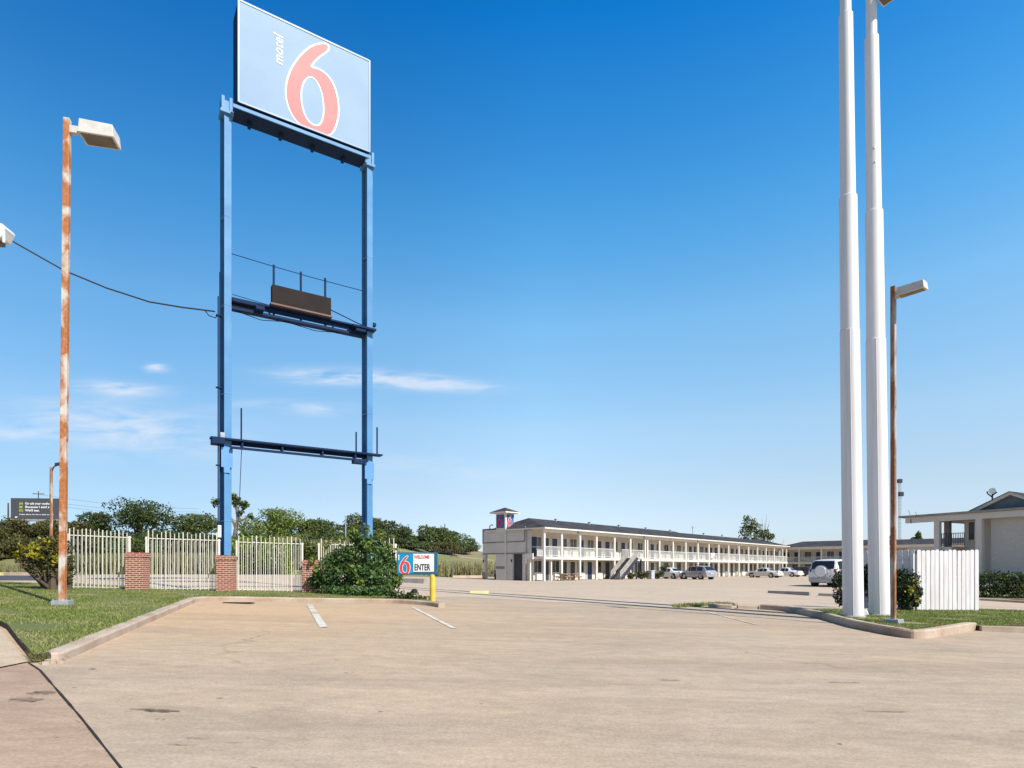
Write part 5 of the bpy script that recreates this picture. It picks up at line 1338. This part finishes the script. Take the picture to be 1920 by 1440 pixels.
for y0, y1, Y in ((935, 962, 190), (952, 974, 190), (946, 968, 190)):
    pts = []
    for i in range(9):
        q = i/8; px = 72+q*300; py = y0-8+(y1-y0)*q+6*math.sin(q*3.14); pts.append(P(px, py, Y+q*60))
    mb.tube(pts, .035, 5)
tag(mb.build('power_lines', 'steel'), 'thin power lines running right from the crossarm pole over the trees', 'power line')
# lattice radio mast
b = at(1687, 220); k = 220/F; h = EYE+(HY-897)*k-b.z
t = thing('radio_mast', 'thin lattice radio mast behind the darker rusty lamp post', 'mast', b)
mb = MB(); n = 26; s_ = .45
for a in range(3):
    x, y = math.cos(a*2.094)*s_, math.sin(a*2.094)*s_; x2, y2 = math.cos((a+1)*2.094)*s_, math.sin((a+1)*2.094)*s_
    mb.bar((x, y, 0), (x, y, h), .09)
    for i in range(n): z = h*i/n; mb.bar((x, y, z), (x2, y2, z+h/n), .06)
mb.build('lattice', 'galv', t)
mb = MB(); mb.box(-.7, -.5, h-1.6, .7, .5, h-.3); mb.box(-.3, -.6, h-6.4, 1.1, .5, h-4.9); mb.build('antenna', 'steel', t)

# ------------------------------------------------------------------ chain-link fence and reeds at the field edge
ca, cbp = at(690, 88), at(925, 92)
t = thing('chain_link_fence', 'pale chain-link fence along the reedy field edge left of the motel', 'fence', ca, math.atan2(cbp.y-ca.y, cbp.x-ca.x))
Lc = math.hypot(cbp.x-ca.x, cbp.y-ca.y)
for i in range(7):
    x = Lc*i/6; pg = ca+(cbp-ca)*(i/6); zz = gz(pg.x, pg.y)-ca.z
    mb = MB(); mb.tube([(x, 0, zz-.2), (x, 0, zz+2.55)], .03, 6); mb.build('post', 'galv', t)
mb = MB(); mb.tube([(0, 0, 2.5), (Lc, 0, gz(cbp.x, cbp.y)-ca.z+2.5)], .025, 6); mb.build('top_rail', 'galv', t)
mb = MB()
for i in range(int(Lc/.35)):
    x = i*.35
    mb.bar((x, 0, .05), (x+.0, 0, 2.48), .006)
for z in (.6, 1.2, 1.8): mb.bar((0, .0, z), (Lc, 0, z), .006)
mb.build('mesh', 'galv', t)
rp = [(at(520, 89).x, 89), (at(930, 93).x, 93), (at(930, 100).x, 100), (at(520, 98).x, 98)]
tag(blades('reeds', rp, 7000, 1.9, .07, 'reed', 0, 9, .22), 'tall dry reeds behind the chain-link fence left of the motel', 'reeds', kind='stuff')
rp = [(at(130, 62).x, 62), (at(420, 64).x, 66), (at(740, 90).x, 90), (at(740, 97).x, 97), (at(420, 72).x, 74), (at(130, 70).x, 70)]
tag(blades('reeds', rp, 13000, 1.7, .08, 'reedg', 0, 10, .25), 'green and tan tall grass beyond the lot behind the iron fence', 'reeds', kind='stuff')
rp = [(-75, 60), (at(120, 60).x, 60), (at(120, 75).x, 75), (-80, 75)]
tag(blades('reeds', rp, 2500, .7, .05, 'reedg', 0, 13, .4), 'rough grass on the verge beyond the asphalt road at far left', 'grass', kind='stuff')

# ------------------------------------------------------------------ trees
WIDE = 1.32
def tree_px(label, px, ytop, wpx, Y, lm, seed, cat='tree', name='tree', low=.0, dens=520, n=11, ls=None, group='trees along the far field', ybase=None):
    b = at(px, Y); k = Y/F; h = EYE+(HY-ytop)*k-b.z
    return make_tree(name, label, cat, b, h, wpx*k*(WIDE if group else 1), lm, seed, ls or max(.2, h*.026), dens, low, group=group, n=n)
tree_px('broad dark tree, tallest of the row behind the left fence', 265, 940, 118, 118, 'leaf_dark', 101, n=12)
tree_px('dark tree just left of the tallest dark tree', 186, 961, 52, 122, 'leaf_dark', 102)
tree_px('rounded olive-green tree right of the tallest dark tree', 360, 963, 84, 120, 'leaf_mid', 103, n=10)
tree_px('light green tree right of the left pylon leg', 512, 953, 100, 118, 'leaf_light', 104, n=10)
tree_px('dark olive tree right of the light green one between the pylon legs', 560, 975, 84, 124, 'leaf_mid', 105)
tree_px('small dark round tree midway between the pylon legs', 597, 975, 62, 130, 'leaf_dark', 106)
tree_px('olive tree behind the small dark street lamp', 648, 984, 70, 130, 'leaf_mid', 107)
tree_px('tree directly behind the right pylon leg', 690, 969, 66, 132, 'leaf_mid', 108)
tree_px('dark rounded tree just right of the right pylon leg', 728, 976, 72, 132, 'leaf_dark', 109)
tree_px('low dark tree in the dip above the ENTER sign', 775, 1006, 50, 138, 'leaf_dark', 110)
tree_px('rounded tree above the ENTER sign board', 812, 988, 56, 140, 'leaf_mid', 111)
tree_px('wide low tree sloping down towards the motel tower', 842, 996, 62, 142, 'leaf_mid', 112)
tree_px('tiny dark tree close to the left edge of the motel tower', 886, 1009, 24, 210, 'leaf_dark', 113, dens=200)
tree_px('brownish shrubby tree under the left half of the billboard', 28, 975, 80, 104, 'leaf_olive', 114, n=10)
tree_px('olive shrubby tree under the right half of the billboard', 88, 978, 80, 108, 'leaf_olive', 115, n=10)
tree_px('low brownish tree just right of the rusty lamp post', 148, 978, 60, 112, 'leaf_olive', 116)
tree_px('dark low tree at the far left edge below the bare pole', -25, 985, 70, 100, 'leaf_olive', 117)
tree_px('bright green shrub seen through the fence right of the pylon leg', 500, 1008, 110, 66, 'leaf_light', 118, 'shrub', 'shrub', .05, 460, 10, .16)
tree_px('dark shrub behind the fence beside the left pylon leg', 408, 1010, 40, 74, 'leaf_dark', 119, 'shrub', 'shrub', .05)
tree_px('olive shrub behind the fence left of the big bush', 562, 1014, 70, 76, 'leaf_mid', 120, 'shrub', 'shrub', .05)
tree_px('dark undergrowth shrub left of the tallest dark tree\'s trunk', 215, 1003, 90, 106, 'leaf_dark', 121, 'shrub', 'shrub', .05)
tree_px('dark undergrowth shrub right of the tallest dark tree\'s trunk', 310, 1000, 90, 106, 'leaf_dark', 122, 'shrub', 'shrub', .05)
tree_px('low green shrub above the big bush, left of the right pylon leg', 640, 1008, 90, 116, 'leaf_mid', 123, 'shrub', 'shrub', .05)
tree_px('low dark shrub right of the right pylon leg above the bush', 740, 1012, 80, 118, 'leaf_dark', 124, 'shrub', 'shrub', .05)
tree_px('low olive shrub at the foot of the tree above the ENTER sign', 800, 1018, 70, 128, 'leaf_mid', 125, 'shrub', 'shrub', .05)
tree_px('low dark shrub nearest the motel tower on the field', 862, 1020, 50, 132, 'leaf_dark', 126, 'shrub', 'shrub', .05)
UG = ((150, 1012, 80, 82, 'leaf_olive', 'low tan-green shrub behind the fence just right of the rusty post'), (205, 1016, 70, 84, 'leaf_dark', 'low dark shrub behind the middle of the left fence panel'),
      (252, 1010, 80, 86, 'leaf_mid', 'shrub seen over the first brick pier'), (305, 1014, 80, 84, 'leaf_dark', 'low dark shrub behind the left half of the second fence panel'), (352, 1012, 70, 86, 'leaf_olive', 'olive shrub behind the right half of the second fence panel'),
      (392, 1002, 50, 92, 'leaf_dark', 'dark shrub just left of the pylon leg above the fence'), (462, 998, 60, 94, 'leaf_mid', 'green shrub just right of the sparse leaning tree trunk'), (602, 1004, 80, 96, 'leaf_dark', 'dark shrub above the third brick pier'),
      (655, 1012, 80, 100, 'leaf_olive', 'olive shrub directly above the big bush'), (40, 1012, 70, 90, 'leaf_olive', 'brown-green shrub below the billboard centre'), (-20, 1014, 70, 86, 'leaf_olive', 'brown-green shrub at the left image edge'), (110, 1008, 60, 92, 'leaf_dark', 'dark shrub hidden behind the rusty post'),
      (762, 1018, 60, 118, 'leaf_dark', 'low dark shrub behind the left end of the ENTER sign board'), (700, 1000, 70, 108, 'leaf_mid', 'green shrub just right of the right pylon leg'), (830, 1020, 60, 124, 'leaf_olive', 'low olive shrub right of the ENTER sign on the field edge'))
for i, (px, yt, wp_, Yd, lm, lab) in enumerate(UG):
    tree_px(lab, px, yt, wp_, Yd, lm, 140+i, 'shrub', 'shrub', .05, 420, 9, None, 'undergrowth shrubs along the field edge')
b = at(1415, 150); kk = 150/F; hb = EYE+(HY-966)*kk-b.z
def tb_(px, py, rx, rz, n): return ((px-1415)*kk, 0, EYE+(HY-py)*kk-b.z, rx*kk, rx*kk*.8, rz*kk, n)
t = make_tree('tree', 'leafy tree rising behind the motel roof with bare twigs beside it', 'tree', b, hb, 60*kk, 'leaf_mid', 130, .24, blobs=[tb_(1405, 982, 13, 13, 330), tb_(1398, 996, 12, 12, 280), tb_(1417, 990, 12, 11, 240), tb_(1430, 1000, 14, 9, 280), tb_(1443, 1006, 10, 7, 160), tb_(1410, 1008, 20, 10, 260), tb_(1400, 972, 7, 6, 90), tb_(1432, 1010, 18, 8, 200)])
t.rotation_euler = (0, 0, 0)
tree_px('small tree peeking over the far wing below the porch roof', 1722, 997, 24, 165, 'leaf_mid', 131, low=.3, group=None)
# tall sparse leaning tree by the left pylon leg
b = at(440, 100); k = 100/F
def q_(px, py): return ((px-440)*k, 0, EYE+(HY-py)*k-b.z)
t = thing('sparse_tree', 'sparse leaning tree with pale bare trunk beside the left pylon leg', 'tree', b)
bl = [(*q_(444, 940), 13*k, 8*k, 12*k, 190), (*q_(457, 948), 9*k, 7*k, 9*k, 130), (*q_(405, 942), 10*k, 7*k, 9*k, 120), (*q_(438, 930), 6*k, 5*k, 6*k, 60), (*q_(470, 968), 6*k, 5*k, 6*k, 50), (*q_(450, 962), 8*k, 6*k, 6*k, 60)]
quads_obj('crown', leaves(bl, .26, 77, shell=.1), 'leaf_mid', t)
mb = MB(); mb.tube([q_(436, 1040), q_(441, 1000), q_(446, 975), q_(444, 945), q_(443, 930)], [.42, .34, .24, .14, .05], 7)
for pth in ([(441, 990), (433, 970), (428, 962)], [(446, 975), (456, 955), (458, 945)], [(444, 985), (420, 960), (406, 945)], [(446, 978), (462, 972), (470, 966)], [(444, 960), (438, 940), (437, 928)]):
    mb.tube([q_(*p) for p in pth], [.18, .11, .04], 6)
mb.build('trunk', 'barkp', t, True)
# bare twigs by the motel tree
b = at(1432, 152); k = 152/F
t = thing('bare_tree', 'bare dead branches right of the tree behind the motel roof', 'tree', b)
mb = MB(); mb.tube([(0, 0, 0), q_(440, 1010)[:2]+((HY-1000)*k,), ], [.2, .12], 6)
for ex, ey in ((6, 955), (-3, 962), (12, 966), (2, 972), (9, 975)): mb.tube([(0, 0, (HY-1008)*k), (ex*k*.5, 0, (HY-(1008+ey)/2)*k), (ex*k, .2, (HY-ey)*k)], [.1, .06, .025], 5)
for ex, ey in ((45, 1002), (38, 1008), (42, 1012)): mb.tube([(32*k, 2, (HY-1030)*k), (ex*k, 2, (HY-ey)*k)], [.08, .03], 5)
mb.build('branches', 'barkp', t, True)
# far tan house on the field
b = at(880, 215); k = 215/F
t = thing('far_house', 'tiny tan house far off just left of the motel tower', 'house', b, R(20))
MB().box(-2.6, -2, -.5, 2.6, 2, 2.6).build('wall', 'cream', t)
mb = MB(); mb.prism([(-2.5, 2.6), (2.5, 2.6), (0, 4.2)], lambda y, z, d: (d, y, z), -3, 3); mb.build('roof', 'soffit', t)
